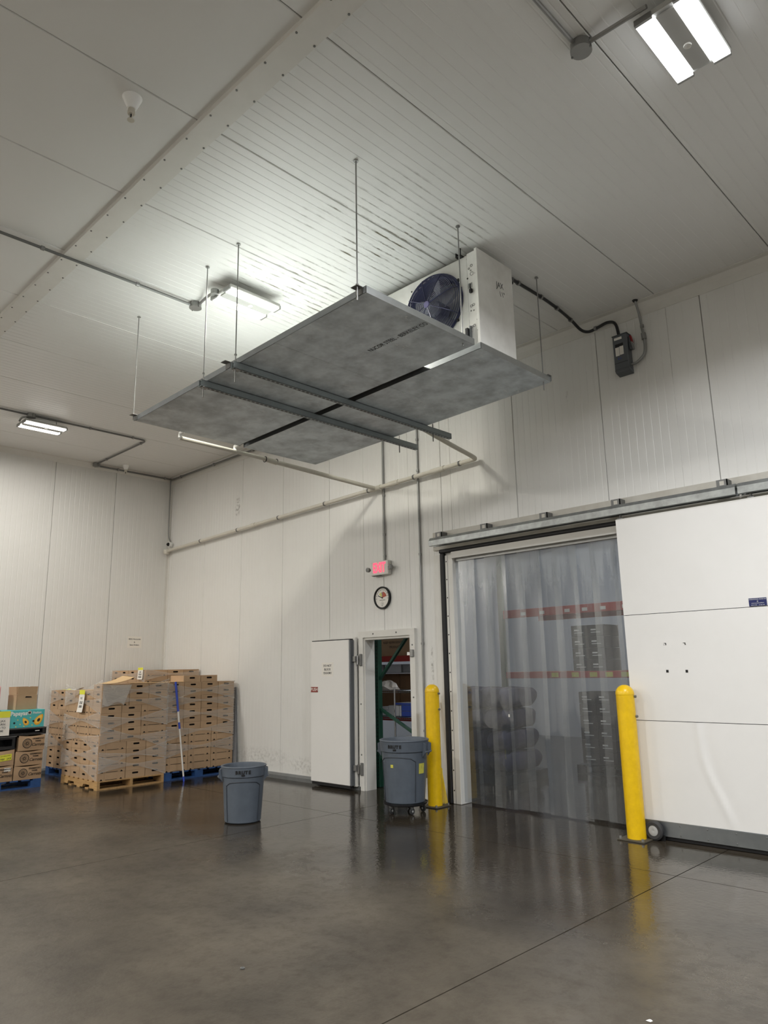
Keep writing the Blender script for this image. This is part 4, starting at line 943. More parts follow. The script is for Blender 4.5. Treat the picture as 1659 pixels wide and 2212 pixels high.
# ------------------------------------------------------------------ cartons
CL, CW, CH = .40, .30, .0995
def carton_meshes():
    L_, W_, H_ = CL-.007, CW-.007, CH-.0015
    hz = H_*.62; hw, hr = .034, .0125; n = 24
    def cap(k):
        t = 2*PI*k/n; return (math.copysign(hw, math.cos(t)) if abs(math.cos(t)) > 1e-9 else 0)+hr*math.cos(t), hz+hr*math.sin(t)
    corners = sorted(math.atan2(z-hz, y) % (2*PI) for y in (-W_/2, W_/2) for z in (0, H_))
    mb = MB()
    for s in (-1, 1):
        inner = [cap(k) for k in range(n)]; outer = []
        for (y, z) in inner:
            dy, dz = y, z-hz
            if abs(dy) < 1e-9: dy = 1e-9
            m = min([((W_/2)/abs(dy)), ((H_-hz)/dz if dz > 1e-9 else 1e9), (hz/-dz if dz < -1e-9 else 1e9)]); outer.append((dy*m, hz+dz*m))
        vs = [(s*L_/2, y, z) for y, z in inner]+[(s*L_/2, y, z) for y, z in outer]
        fs = [(k, n+k, n+(k+1) % n, (k+1) % n) for k in range(n)]
        mb.add(vs, fs)
        for cy in (-W_/2, W_/2):
            for cz in (0, H_):
                ks = [k for k in range(n) if (abs(outer[k][0]-cy) < 1e-6) != (abs(outer[(k+1) % n][0]-cy) < 1e-6) and abs(max((outer[k], outer[(k+1) % n]), key=lambda p: abs(p[1]-hz))[1]-cz) < 1e-6]
                for k in ks:
                    a, b = outer[k], outer[(k+1) % n]
                    mb.add([(s*L_/2, *a), (s*L_/2, *b), (s*L_/2, cy, cz)], [(0, 1, 2)])
    x, y = L_/2, W_/2
    mb.add([(-x, -y, 0), (x, -y, 0), (x, y, 0), (-x, y, 0), (-x, -y, H_), (x, -y, H_), (x, y, H_), (-x, y, H_)], [(0, 3, 2, 1), (4, 5, 6, 7), (0, 1, 5, 4), (2, 3, 7, 6)])
    # lid flap lines on top
    hole = MB()
    P = [cap(k) for k in range(n)]
    hole.add([(L_/2, yy, zz) for yy, zz in P]+[(L_/2-.03, yy, zz) for yy, zz in P], [(k, (k+1) % n, n+(k+1) % n, n+k) for k in range(n)]+[tuple(range(n, 2*n))])
    slot = MB()      # tab slots on the long side (facing -y): slit and two triangular notches at the foot
    slot.box(-.085, -y-.0012, .004, .085, -y+.001, .010)
    for xc in (-.145, .14):
        slot.prism([(xc-.020, -y-.0012, 0), (xc+.020, -y-.0012, 0), (xc+.006, -y-.0012, .020), (xc-.006, -y-.0012, .020)], (0, .002, 0))
    slot.box(-.1045, -y-.0006, 0, -.1035, -y+.001, H_)
    return mb, hole, slot
a, b, d = carton_meshes()
C0 = a.build('carton', 'cardboard'); H0 = b.build('hand_hole', 'hole_dark'); S0 = d.build('tab_slots', 'hole_dark')
ME_C, ME_H, ME_S = C0.data, H0.data, S0.data
for o in (C0, H0, S0): bpy.data.objects.remove(o, do_unlink=True)
def carton(x, y, z, rz, label, group, holes=(), slots=()):
    """holes: local end signs that show; slots: local long side signs that show"""
    o = newobj('carton', ME_C); place(o, (x+random.uniform(-.0015, .0015), y+random.uniform(-.0015, .0015), z), rz+random.uniform(-.004, .004)); tag(o, label, 'carton', group)
    for s in holes: h = newobj('hand_hole', ME_H, o); h.rotation_euler = (0, 0, 0 if s > 0 else PI)
    for s in slots: h = newobj('tab_slots', ME_S, o); h.rotation_euler = (0, 0, 0 if s < 0 else PI)
    return o
NTH = ['', 'first', 'second', 'third', 'fourth']
def filler(boxes, label):
    mb = MB()
    for (x, y, z, rz) in boxes:
        l, w_ = (CL, CW) if abs(math.sin(rz)) < .5 else (CW, CL)
        mb.box(x-l/2+.004, y-w_/2+.004, z, x+l/2-.004, y+w_/2-.004, z+CH-.002)
    xs_ = [b[0] for b in boxes]; ys_ = [b[1] for b in boxes]
    o = mb.build('inner_cartons', 'cardboard', origin=(sum(xs_)/len(xs_), sum(ys_)/len(ys_), min(b[2] for b in boxes))); tag(o, label, 'cartons', kind='stuff')

def wood_pallet(x0, y0, x1, y1, label):
    t = thing('wooden_pallet', label, 'pallet', ((x0+x1)/2, (y0+y1)/2, 0)); H_ = .12
    for y in (y0, (y0+y1)/2-.02, y1-.04):
        z0, z1 = .016, H_-.018; L_ = x1-x0
        P = [(x0, z0)]
        for f in (.20, .62):
            a = x0+L_*f; w_ = L_*.19; P += [(a, z0), (a+.02, z0+.040), (a+w_-.02, z0+.040), (a+w_, z0)]
        P += [(x1, z0), (x1, z1), (x0, z1)]
        MB().prism([(px, y, pz_) for px, pz_ in P], (0, .04, 0)).build('stringer', 'wood', t)
    n = 8; st = (x1-x0-.1)/(n-1)
    for i in range(n): MB().box(x0+i*st, y0, H_-.018, x0+i*st+.1, y1, H_).build('deck_board', 'wood', t)
    for i in range(5): MB().box(x0+i*(x1-x0-.1)/4, y0, 0, x0+i*(x1-x0-.1)/4+.1, y1, .016).build('bottom_board', 'wood', t)
    return t
def block_pallet(x0, y0, x1, y1, label, along='y', mat='pallet_blue'):
    t = thing('block_pallet', label, 'pallet', ((x0+x1)/2, (y0+y1)/2, 0)); H_ = .12
    for fx in (0, .5, 1):
        for fy in (0, .5, 1):
            bx, by = (.1, .14) if along == 'y' else (.14, .1)
            cx = x0+bx/2+(x1-x0-bx)*fx; cy = y0+by/2+(y1-y0-by)*fy
            MB().box(cx-bx/2, cy-by/2, .018, cx+bx/2, cy+by/2, H_-.02).build('block', mat, t)
    for fx in (0, .5, 1):
        if along == 'y':
            a = x0+(x1-x0-.1)*fx; MB().box(a, y0, 0, a+.1, y1, .018).build('bottom_board', mat, t)
        else:
            a = y0+(y1-y0-.1)*fx; MB().box(x0, a, 0, x1, a+.1, .018).build('bottom_board', mat, t)
    n = 8
    for i in range(n):
        if along == 'y': a = y0+i*(y1-y0-.11)/(n-1); MB().box(x0, a, H_-.02, x1, a+.11, H_).build('deck_board', mat, t)
        else: a = x0+i*(x1-x0-.11)/(n-1); MB().box(a, y0, H_-.02, a+.11, y1, H_).build('deck_board', mat, t)
    return t

PZ = .12
# --- stack on the bare wood pallet: 1.2 (x) by 1.0 (y)
random.seed(11)
ax0, ay0 = 1.30, -2.30
def layer_a(x0, y0): # four ends to the front, two rows of long ones behind
    return [(x0+.15+.3*i, y0+.2, PI/2, 'f', i) for i in range(4)]+[(x0+.2+.4*j, y0+.55+.3*r, 0, 'r%d' % r, j) for r in range(2) for j in range(3)]
def layer_b(x0, y0):
    return [(x0+.2+.4*j, y0+.15+.3*r, 0, 'f' if r == 0 else 'm', j) for r in range(2) for j in range(3)]+[(x0+.15+.3*i, y0+.8, PI/2, 'b', i) for i in range(4)]
wood_pallet(ax0, ay0, ax0+1.2, ay0+1.0, 'bare wooden pallet under the front wrapped stack')
GA = 'cartons on the wooden pallet'; inner = []
for r in range(13):
    pa = r < 5 or r >= 10; z = PZ+r*CH; rw = ORD[r]+' row' if r < 12 else 'top row'
    rw = rw if r else 'bottom row'
    lay = layer_a(ax0, ay0) if pa else layer_b(ax0, ay0)
    for (x, y, rz, kind, i) in lay:
        y += .012*math.sin(r*1.3)*.3
        if pa:
            vis = kind == 'f' or i == 2
            if r == 12 and not ((kind == 'f' and i == 3) or (kind != 'f' and i >= 1)): continue
            if kind == 'f':
                lab = 'handled carton, %s, %s left face, %s from left' % (rw, 'wooden pallet stack', NTH[i+1]) if i < 3 else 'corner carton, %s, end to the left face, wooden pallet stack' % rw
                if vis: carton(x, y, z, rz, lab, GA, holes=(-1,), slots=(-1,) if i == 3 else ()); continue
            elif vis or r >= 11:
                lab = ('handled carton, %s, right face of wooden pallet stack, %s from corner' % (rw, NTH[2+int(kind[1])])) if i == 2 else ('%s inner carton on the wooden pallet stack, %s, %s from the wall side' % ('front' if kind == 'r0' else 'rear', rw, NTH[i+1]))
                carton(x, y, z, rz, lab, GA, holes=(1,) if i == 2 else ()); continue
            inner.append((x, y, z, rz))
        else:
            if kind == 'f':
                lab = ('slotted carton, %s, left face of wooden pallet stack, %s from left' % (rw, NTH[i+1])) if i < 2 else ('corner carton, %s, long side to the left face, wooden pallet stack' % rw)
                carton(x, y, z, rz, lab, GA, holes=(1,) if i == 2 else (), slots=(-1,))
            elif kind == 'm' and i == 2: carton(x, y, z, rz, 'handled carton, %s, middle of right face, wooden pallet stack' % rw, GA, holes=(1,))
            elif kind == 'b' and i == 3: carton(x, y, z, rz, 'slotted carton, %s, far end of right face, wooden pallet stack' % rw, GA, slots=(-1,))
            else: inner.append((x, y, z, rz))
filler(inner, 'brown cartons packed inside the stack on the bare wooden pallet')
# --- right stack on a blue pallet: +x face at 2.45, 1.2 along y
bx1, by0 = 2.45, -1.285
block_pallet(bx1-1.0, by0, bx1, by0+1.2, 'blue pallet under the wrapped stack beside the white wall')
GB = 'cartons on the right blue pallet'; inner = []
for r in range(14):
    z = PZ+r*CH; rw = ORD[r]+' row' if r < 13 else 'top row'
    if r < 6:
        for i in range(3): carton(bx1-.15, by0+.2+.4*i, z, PI/2, 'slotted carton, %s, %s from left, blue pallet stack by right wall' % (rw, NTH[i+1]), GB, slots=(-1,))
        inner += [(bx1-.45, by0+.2+.4*i, z, PI/2) for i in range(3)]+[(bx1-.80, by0+.15+.3*i, z, 0) for i in range(4)]
    elif r < 13:
        for i in range(4): carton(bx1-.2, by0+.15+.3*i, z, 0, 'handled carton, %s, %s from left, blue pallet stack by right wall' % (rw, NTH[i+1]), GB, holes=(1,))
        inner += [(bx1-.55, by0+.2+.4*i, z, PI/2) for i in range(3)]+[(bx1-.85, by0+.2+.4*i, z, PI/2) for i in range(3)]
    else:
        for i in (1, 2): carton(bx1-.2, by0+.13+.3*i, z, 0, 'handled carton alone on top, %s, blue pallet stack by right wall' % ('left of the pair' if i == 1 else 'right of the pair'), GB, holes=(1,))
filler(inner, 'brown cartons packed inside the stack on the right blue pallet')
# --- left rear stack on a blue pallet
cx0, cy0 = .075, -2.05
block_pallet(cx0, cy0, cx0+1.2, cy0+.98, 'blue pallet under the stack half hidden by the front wrapped stack', 'x')
GC = 'cartons on the rear left blue pallet'; inner = []
for r in range(12):
    z = PZ+r*CH; rw = ORD[r]+' row' if r < 11 else 'top row'; pa = r < 5 or r >= 9
    for (x, y, rz, kind, i) in (layer_a(cx0, cy0) if pa else layer_b(cx0, cy0)):
        y = min(y, -1.05-.2) if False else y
        if kind == 'f' and i < 2:
            carton(x, y, z, rz, '%s carton, %s, %s from left, half hidden rear left stack' % ('handled' if pa else 'slotted', rw, NTH[i+1]), GC, holes=(-1,) if pa else (), slots=() if pa else (-1,))
        elif y < -1.2: inner.append((x, y, z, rz))
filler(inner, 'brown cartons packed inside the rear left stack')
# --- corner stack, only its top shows
dx0, dy0 = .105, -1.04
GD = 'cartons on the corner stack'; inner = []
for r in range(15):
    z = PZ+r*CH; 
    for (x, y, rz, kind, i) in layer_a(dx0, dy0):
        if r >= 13 and (kind == 'f' or i == 2):
            rw = 'top row' if r == 14 else 'row below the top'
            lab = 'handled carton, %s, left face of corner stack, %s from left' % (rw, NTH[i+1]) if kind == 'f' else 'handled carton, %s, right face of corner stack, %s from corner' % (rw, NTH[1+int(kind[1])+1])
            carton(x, y, z, rz, lab, GD, holes=((-1,) if kind == 'f' else (1,)), slots=(-1,) if kind == 'f' and i == 3 else ())
        else: inner.append((x, y, z if r else z, rz))
filler(inner, 'brown cartons packed below the top of the corner stack')
block_pallet(dx0, dy0, dx0+1.2, dy0+1.0, 'pallet under the tall stack in the room corner', 'x')

# loose flap, torn top sheets
t = thing('cardboard_sheet', 'loose bent cardboard sheet tilted on top of the front wrapped stack', 'cardboard', (2.2, -2.0, PZ+13*CH))
zt_ = PZ+13*CH
MB().grid(lambda u, v: (2.47-.38*v, -2.22+.40*u, zt_+.003+.085*u*u+.02*v*u), 8, 3).build('sheet', 'cardboard_flap', t)
MB().grid(lambda u, v: (2.47-.38*v, -2.22+.40*u, zt_+.007+.085*u*u+.02*v*u), 8, 3).build('sheet_top', 'cardboard_flap', t)
for (x, y, w_, d_, lab) in ((2.30, -1.55, .36, .42, 'flat cardboard lid lying over the far end of the front stack'), (2.27, -1.10, .34, .26, 'flat cardboard lid on the near end of the right stack'), (1.55, -2.10, .34, .30, 'flat cardboard lid at the low left end of the front stack')):
    z = PZ+(12 if x < 2 else 13)*CH
    tag(MB().bbox(x-w_/2, y-d_/2, z+.002, x+w_/2, y+d_/2, z+.010, .002).build('cardboard_sheet', 'cardboard_flap', origin=(x, y, z)), lab, 'cardboard')
t = thing('top_papers', 'yellow and white papers lying on top of the rear left stack', 'papers', (.6, -2.0, PZ+12*CH))
z = PZ+12*CH
MB().grid(lambda u, v: (.42+.14*v, -2.03+.13*u, z+.004+.035*abs(u-.5)*(1-v)), 4, 3).build('yellow_sheet', 'paper_yellow', t)
MB().grid(lambda u, v: (.60+.30*v, -2.02+.16*u, z+.004+.03*u*(v-.3)**2*3), 4, 6).build('white_sheet', 'paper', t)

# --- stretch wrap
def wrap(corners, bands, label, loc):
    """corners: outline polyline (world xy) around the visible faces; bands: (zc, half height, slope sign)"""
    t = thing('stretch_wrap', label, 'plastic wrap', loc)
    for (zc, hh, dz) in bands:
        mb = MB(); uvs = []
        for si in range(len(corners)-1):
            A = Vector(corners[si]); B = Vector(corners[si+1]); nu, nv = 18, 4
            if (B-A).length < .3: nu = 4
            for i in range(nu+1):
                u = i/nu; full = (B-A).length >= .3
                k = abs(2*u-1)**1.25 if full else 1
                h = hh*(.10+.90*k); zz = zc+dz*(u-.5)*(1 if full else 0)
                if not full: zz = zc+(dz*.5 if si == 0 else dz*.5)
                n = Vector((B.y-A.y, -(B.x-A.x))).normalized(); bow = .006+.006*math.sin(PI*u)
                for j in range(nv+1):
                    v = j/nv; z_ = zz+(v-.5)*2*h+(.018*math.sin(PI*u) if full else 0)
                    p = A.lerp(B, u)+n*(bow+.0015*(zc*7 % 1))
                    mb.v.append((p.x, p.y, z_)); uvs.append((si*1.3+u+zc, v))
            base = len(mb.v)-(nu+1)*(nv+1)
            for i in range(nu):
                for j in range(nv): mb.f.append((base+i*(nv+1)+j, base+(i+1)*(nv+1)+j, base+(i+1)*(nv+1)+j+1, base+i*(nv+1)+j+1)); mb.mi.append(0)
        inv = frame_of(t).inverted(); me = bpy.data.meshes.new('film_band'); me.from_pydata([tuple(inv @ Vector(p)) for p in mb.v], [], mb.f)
        uvl = me.uv_layers.new(name='UVMap')
        for lp in me.loops: uvl.data[lp.index].uv = uvs[lp.vertex_index]
        me.materials.append(MATS['film']); me.polygons.foreach_set('use_smooth', [True]*len(me.polygons)); me.update(); newobj('film_band', me, t)
    return t
e = .012
W1 = wrap([(ax0-e, ay0-e), (ax0+1.2+e, ay0-e), (ax0+1.2+e, ay0+1.0+e)], [(1.30, .15, .05), (1.16, .11, -.10), (.90, .12, .06), (.66, .13, -.12), (.42, .12, .08), (.28, .11, -.10)], 'clear stretch wrap criss crossing the front stack', (ax0+.6, ay0, PZ))
for (u0, u1, z0, z1) in ((0, .42, 1.14, 1.40),):
    MB().grid(lambda u, v: (ax0+1.2+e+.006+.004*math.sin(u*9+v*5), ay0+u0+(u1-u0)*u*(1-.25*(1-v)), z0+(z1-z0)*v-.03*math.sin(u*7)*(1-v)), 10, 8).build('film_patch', 'film', W1, True)
wrap([(bx1+e, by0), (bx1+e, by0+1.2)], [(1.27, .14, .02), (1.12, .10, -.02), (.92, .12, -.04), (.68, .11, .03), (.44, .11, .03)], 'clear stretch wrap around the stack beside the right wall', (bx1, by0+.6, PZ))
wrap([(cx0-e, cy0-e), (cx0+1.2, cy0-e)], [(1.18, .14, -.10), (.82, .13, -.14), (.46, .13, -.18)], 'clear stretch wrap on the half hidden rear left stack', (cx0+.6, cy0, PZ))
wrap([(dx0-e, dy0-e), (dx0+1.2+e, dy0-e), (dx0+1.2+e, dy0+1.0)], [(1.52, .09, -.03)], 'clear stretch wrap round the top of the corner stack', (dx0+.6, dy0, 1.4))

# --- paper tags
def paper_tag(name, label, org, w_, h_, right, lines, yel=.2, curl=.03):
    t = thing(name, label, 'paper tag', org); r = Vector(right).normalized(); n = r.cross(Vector((0, 0, 1))); o = Vector(org)
    fn = lambda u, v: o+r*w_*(u-.5)+Vector((0, 0, h_*(v-.5)))+n*(.004+curl*(1-v)**2)
    MB().grid(fn, 2, 8).build('sheet', 'paper', t, True)
    fy = lambda u, v: fn(u, 1-yel+yel*v)+n*.0015
    MB().grid(fy, 2, 3).build('yellow_strip', 'paper_yellow', t, True)
    for s, size, v in lines:
        p = fn(.5, v); text('lettering', s, size, p+n*.002, right, Vector((0, 0, 1))-n*curl*2*(1-v)/h_*1.0, 'print_grey', t, .0003, bold=.0005)
    return t
paper_tag('pallet_tag', 'white tag with yellow strip hanging on the front wrapped stack', (1.90, ay0-.022, 1.18), .18, .31, (1, 0, 0), [('PLT', .04, .62), ('1767', .055, .42), ('3000', .05, .25)])
paper_tag('pallet_tag', 'white sheet with yellow top on the corner stack behind', (1.18, dy0-.02, 1.555), .17, .19, (1, 0, 0), [('JAX', .035, .62), ('HOLD', .035, .42), ('MIAMI', .035, .2)], .2, .01)

# --- extension pole leaning on the right stack
t = thing('extension_pole', 'blue and white extension pole leaning on the right carton stack', 'pole', (2.70, -1.10, 0))
p0 = Vector((2.70, -1.085, .0)); p1 = Vector((2.475, -1.155, 1.42))
def seg(f0, f1, r, mat): MB().cyl(p0.lerp(p1, f0), p0.lerp(p1, f1), r, 12).build('tube_section', mat, t, True)
seg(0, .05, .014, 'blue'); seg(.05, .52, .012, 'pole_white'); seg(.52, .585, .016, 'blue'); seg(.585, .695, .0135, 'pole_white'); seg(.695, 1, .017, 'blue')
# --- leaning sheet by the wall
t = thing('leaning_board', 'thin pale grey board leaning on the right wall behind the stack', 'board', (2.2, -.12, 0))
MB().prism([(2.0, -.075, 0), (2.53, -.075, 0), (2.40, -.022, 1.31), (2.0, -.022, 1.31)], (0, .012, 0)).build('board', 'carton_grey', t)

# ------------------------------------------------------------------ carrot pallet at the left edge
lx = 1.45
block_pallet(lx-1.0, -3.85, lx, -2.645, 'blue pallet under the printed carrot boxes at the left edge')
def emblem(parent, x, y, z, R):
    MB().ring((x, y, z), R*.93, R*.09, 'x', 28, 4).build('emblem_ring', 'print_brown', parent)
    MB().ring((x, y, z), R*.66, R*.03, 'x', 24, 4).build('emblem_ring', 'print_brown', parent)
    k = MB(); random.seed(4)
    for i in range(9):
        a = 2*PI*i/9; k.tube([(x, y+R*.15*math.cos(a), z+R*.15*math.sin(a)), (x, y+R*.52*math.cos(a+.3), z+R*.52*math.sin(a+.3))], R*.07, 5)
    k.build('emblem_face', 'print_brown', parent)
def carrot_box(y0, y1, z0, z1, label, x=lx, logo=True, dx=0):
    t = thing('carrot_box', label, 'box', (x-.2, (y0+y1)/2, z0), 0, 'printed carrot boxes'); g = .004; ym = (y0+y1)/2; H_ = z1-z0
    sag = .03
    def front(u, v): # bowed front with a slumped lid edge
        return (x+dx+.008*math.sin(PI*u)*math.sin(PI*v), y0+g+(y1-y0-2*g)*u, z0+H_*v-(sag*math.sin(PI*u) if v > .99 else 0)*.55)
    mb = MB(); mb.grid(front, 10, 6); mb.box(x-.40, y0+g, z0+.001, x+dx-.002, y1-g, z1-.022); mb.build('body', 'cardboard', t)
    MB().grid(lambda u, v: (x+dx-.002-.39*v, y0+g+(y1-y0-2*g)*u, z0+H_-.004-.016*math.sin(PI*u)-.004*v), 8, 4).build('lid', 'cardboard_flap', t)
    if logo:
        xf = x+dx+.0095
        emblem(t, xf-.002, y0+.33*(y1-y0), z0+H_*.48, H_*.31)
        yc = y0+.73*(y1-y0)
        text('lettering', 'GRIMMWAY', .030, (xf, yc, z0+H_*.76), (0, 1, 0), (0, 0, 1), 'print_brown', t, .0004, bold=.0008)
        text('lettering', 'FARMS', .026, (xf, yc, z0+H_*.60), (0, 1, 0), (0, 0, 1), 'print_brown', t, .0004, bold=.0008)
        text('lettering', 'Carrots', .056, (xf, yc, z0+H_*.37), (0, 1, 0), (0, 0, 1), 'print_brown', t, .0004, shear=.35, bold=.0008)
    return t
carrot_box(-3.03, -2.645, .12, .312, 'printed carrot box on the blue pallet, bottom of the right column')
carrot_box(-3.025, -2.645, .312, .512, 'printed carrot box in the middle of the right column')
carrot_box(-3.00, -2.635, .512, .722, 'printed carrot box at the top of the right column', dx=.01)
q1 = carrot_box(-3.43, -3.038, .12, .335, 'carrot box with a white label at the bottom of the left column')
q2 = carrot_box(-3.43, -3.035, .335, .545, 'plain brown box with a large yellow label in the left column', logo=False)
MB().box(lx+.0085, -3.16, .255, lx+.0105, -3.075, .305).build('white_label', 'paper', q1)
text('lettering', 'CARROTS 25 LB', .011, (lx+.0107, -3.117, .286), (0, 1, 0), (0, 0, 1), 'print_grey', q1, .0002)
MB().prism([(lx+.009, -3.30, .39), (lx+.009, -3.075, .408), (lx+.009, -3.075, .49), (lx+.009, -3.30, .472)], (.002, 0, 0)).build('yellow_label', 'paper_yellow', q2)
text('lettering', '19B0   JAX', .035, (lx+.0112, -3.16, .425), (0, 1, .08), (0, 0, 1), 'print_dark', q2, .0003)
text('lettering', 'HOLD FOR DEPARTMENT', .016, (lx+.0112, -3.18, .462), (0, 1, .08), (0, 0, 1), 'print_dark', q2, .0003)
# black crates
def crate(y0, y1, z0, z1, label, x=lx):
    t = thing('plastic_crate', label, 'crate', (x-.2, (y0+y1)/2, z0), 0, 'black plastic crates'); th = .012; H_ = z1-z0
    MB().box(x-.40, y0, z0, x, y1, z0+.012).build('base', 'black_plastic', t)
    k = MB(); k.box(x-.40, y0, z0+.012, x-.40+th, y1, z1); k.box(x-.40, y0, z0+.012, x, y0+th, z1); k.box(x-.40, y1-th, z0+.012, x, y1, z1); k.build('walls', 'black_plastic', t)
    k = MB(); k.box(x-th, y0, z0+.012, x, y1, z0+H_*.25); k.box(x-th, y0, z1-H_*.22, x, y1, z1); k.box(x-th, y0, z0+H_*.25, x, y0+.05, z1-H_*.22); k.box(x-th, y1-.05, z0+H_*.25, x, y1, z1-H_*.22); k.build('front_wall', 'black_plastic', t)
    MB().bbox(x-.005, y0-.004, z1-.010, x+.006, y1+.004, z1, .002).build('rim', 'conduit_dull', t)
    return t
crate(-3.44, -3.03, .548, .722, 'black plastic crate beside the topmost carrot box')
cr = crate(-3.215, -2.625, .728, .826, 'shallow black crate under the teal fruit box')
MB().box(lx+.001, -2.78, .775, lx+.003, -2.72, .785).build('white_mark', 'print_white', cr)
# papaya box
t = thing('fruit_box', 'teal printed papaya box resting on the shallow black crate', 'box', (lx-.2, -2.91, .83)); xf = lx+.001; y0, y1, z0, z1 = -3.215, -2.665, .830, 1.075
MB().bbox(lx-.38, y0, z0, lx, y1, z1, .003).build('body', 'teal', t)
text('lettering', 'Papayas', .080, (xf, -3.135, z1-.050), (0, 1, .015), (0, 0, 1), 'print_white', t, .0004, align='LEFT', bold=.0022, sx=.92)
text('lettering', 'Freshum', .045, (xf, -2.830, z1-.045), (0, 1, .015), (0, 0, 1), 'print_white', t, .0004, align='LEFT', bold=.0006, shear=.2, sx=.75)
def blob(yc, zc, a, b, rot, mat, d, egg=.35):
    P = []
    for i in range(20):
        tt = 2*PI*i/20; r_ = 1; yy = a*math.cos(tt); zz = b*math.sin(tt)*(1-egg*math.cos(tt))
        P.append((xf+d, yc+yy*math.cos(rot)-zz*math.sin(rot), zc+yy*math.sin(rot)+zz*math.cos(rot)))
    MB().prism(P, (.0004, 0, 0)).build('fruit_print', mat, t)
for yc, zc, a, b, rot in ((-3.155, .925, .036, .020, 1.15), (-2.925, .915, .060, .036, 2.2), (-2.74, .935, .085, .046, .95)):
    blob(yc, zc, a, b, rot, 'papaya', .0002); blob(yc-.002, zc+.003, a*.78, b*.72, rot, 'papaya_in', .0007); blob(yc-.006*math.cos(rot), zc-.008, a*.32, b*.42, rot, 'print_dark', .0012, 0)
for yc, zc in ((-3.075, .900), (-2.815, .915)): MB().lathe([(0, .0016), (.014, .0016), (.014, 0), (0, 0)], (xf, yc, zc), 14, 'x').build('vent_hole', 'black', t)
for yc, zc in ((-3.03, .94), (-2.995, .878), (-2.86, .965), (-3.05, .848), (-2.94, .85), (-2.83, .86)): MB().lathe([(0, .0008), (.009, .0008), (.009, 0), (0, 0)], (xf, yc, zc), 6, 'x').build('flower_print', 'papaya_in', t)
k = MB()
for i in range(6): a = 2*PI*i/6; k.lathe([(0, .0008), (.014, .0008), (.014, 0), (0, 0)], (xf, -2.875+.016*math.cos(a), z1-.042+.014*math.sin(a)), 10, 'x')
k.build('leaf_logo', 'print_white', t)
# open brown box on top
t = thing('open_box', 'open brown cardboard box on top of the teal fruit box', 'box', (1.22, -2.94, 1.076)); bx, by, bw, bd, bh = 1.22, -2.905, .125, .15, .32
rr = .12; ca, sa = math.cos(rr), math.sin(rr)
def rp(x, y, z): return (bx+x*ca-y*sa, by+x*sa+y*ca, 1.077+z)
for (a, b_) in (((-bw, -bd), (bw, -bd)), ((bw, -bd), (bw, bd)), ((bw, bd), (-bw, bd)), ((-bw, bd), (-bw, -bd))):
    n_ = Vector((a[1]-b_[1], b_[0]-a[0], 0)).normalized()*.005; nn = (n_.x, n_.y)
    P = [rp(a[0], a[1], 0), rp(b_[0], b_[1], 0), rp(b_[0], b_[1], .205), rp(a[0], a[1], .205)]
    Q = [rp(a[0]+nn[0], a[1]+nn[1], 0), rp(b_[0]+nn[0], b_[1]+nn[1], 0), rp(b_[0]+nn[0], b_[1]+nn[1], .205), rp(a[0]+nn[0], a[1]+nn[1], .205)]
    MB().add(P+Q, [(0, 1, 2, 3), (7, 6, 5, 4), (0, 4, 5, 1), (1, 5, 6, 2), (2, 6, 7, 3), (3, 7, 4, 0)]).build('side', 'cardboard', t)
    e1 = .012
    dx_, dy_ = (b_[0]-a[0]), (b_[1]-a[1]); l_ = math.hypot(dx_, dy_); dx_, dy_ = dx_/l_*e1, dy_/l_*e1
    P = [rp(a[0]+dx_, a[1]+dy_, .207), rp(b_[0]-dx_, b_[1]-dy_, .207), rp(b_[0]-dx_-nn[0]*2, b_[1]-dy_-nn[1]*2, bh), rp(a[0]+dx_-nn[0]*2, a[1]+dy_-nn[1]*2, bh)]
    Q = [(p[0]+n_.x*.6, p[1]+n_.y*.6, p[2]) for p in P]
    MB().add(P+Q, [(0, 1, 2, 3), (7, 6, 5, 4), (0, 4, 5, 1), (1, 5, 6, 2), (2, 6, 7, 3), (3, 7, 4, 0)]).build('flap', 'cardboard', t)
MB().add([rp(-bw, -bd, .002), rp(bw, -bd, .002), rp(bw, bd, .002), rp(-bw, bd, .002)], [(0, 1, 2, 3)]).build('bottom', 'cardboard', t)
p = [rp(bw+.001, -.03, .165), rp(bw+.001, .07, .165), rp(bw+.001, .06, .182), rp(bw+.001, -.02, .186)]
MB().prism(p, (.001, 0, 0)).build('hand_hole', 'hole_dark', t)
# pink tote at the frame edge
t = thing('pink_tote', 'pale pink plastic tote at the left edge above the crate', 'tote', (1.0, -3.52, .83))
MB().bbox(.75, -3.85, .85, 1.30, -3.235, 1.42, .02).build('body', 'pink', t); MB().box(.74, -3.86, .83, 1.31, -3.232, .85).build('foot_rim', 'black_plastic', t)
MB().bbox(lx-.40, -3.85, .124, lx-.02, -3.45, .828, .004).build('supporting_carton', 'cardboard', t)
paper_tag('pallet_tag', 'white sheet with yellow top hanging in front of the black crate', (lx+.010, -3.275, .905), .27, .33, (0, 1, 0), [('FOR JAX', .040, .60), ('RETURN', .040, .46), ('SEND TO', .040, .32), ('MIAMI', .040, .19)], .26, .008)

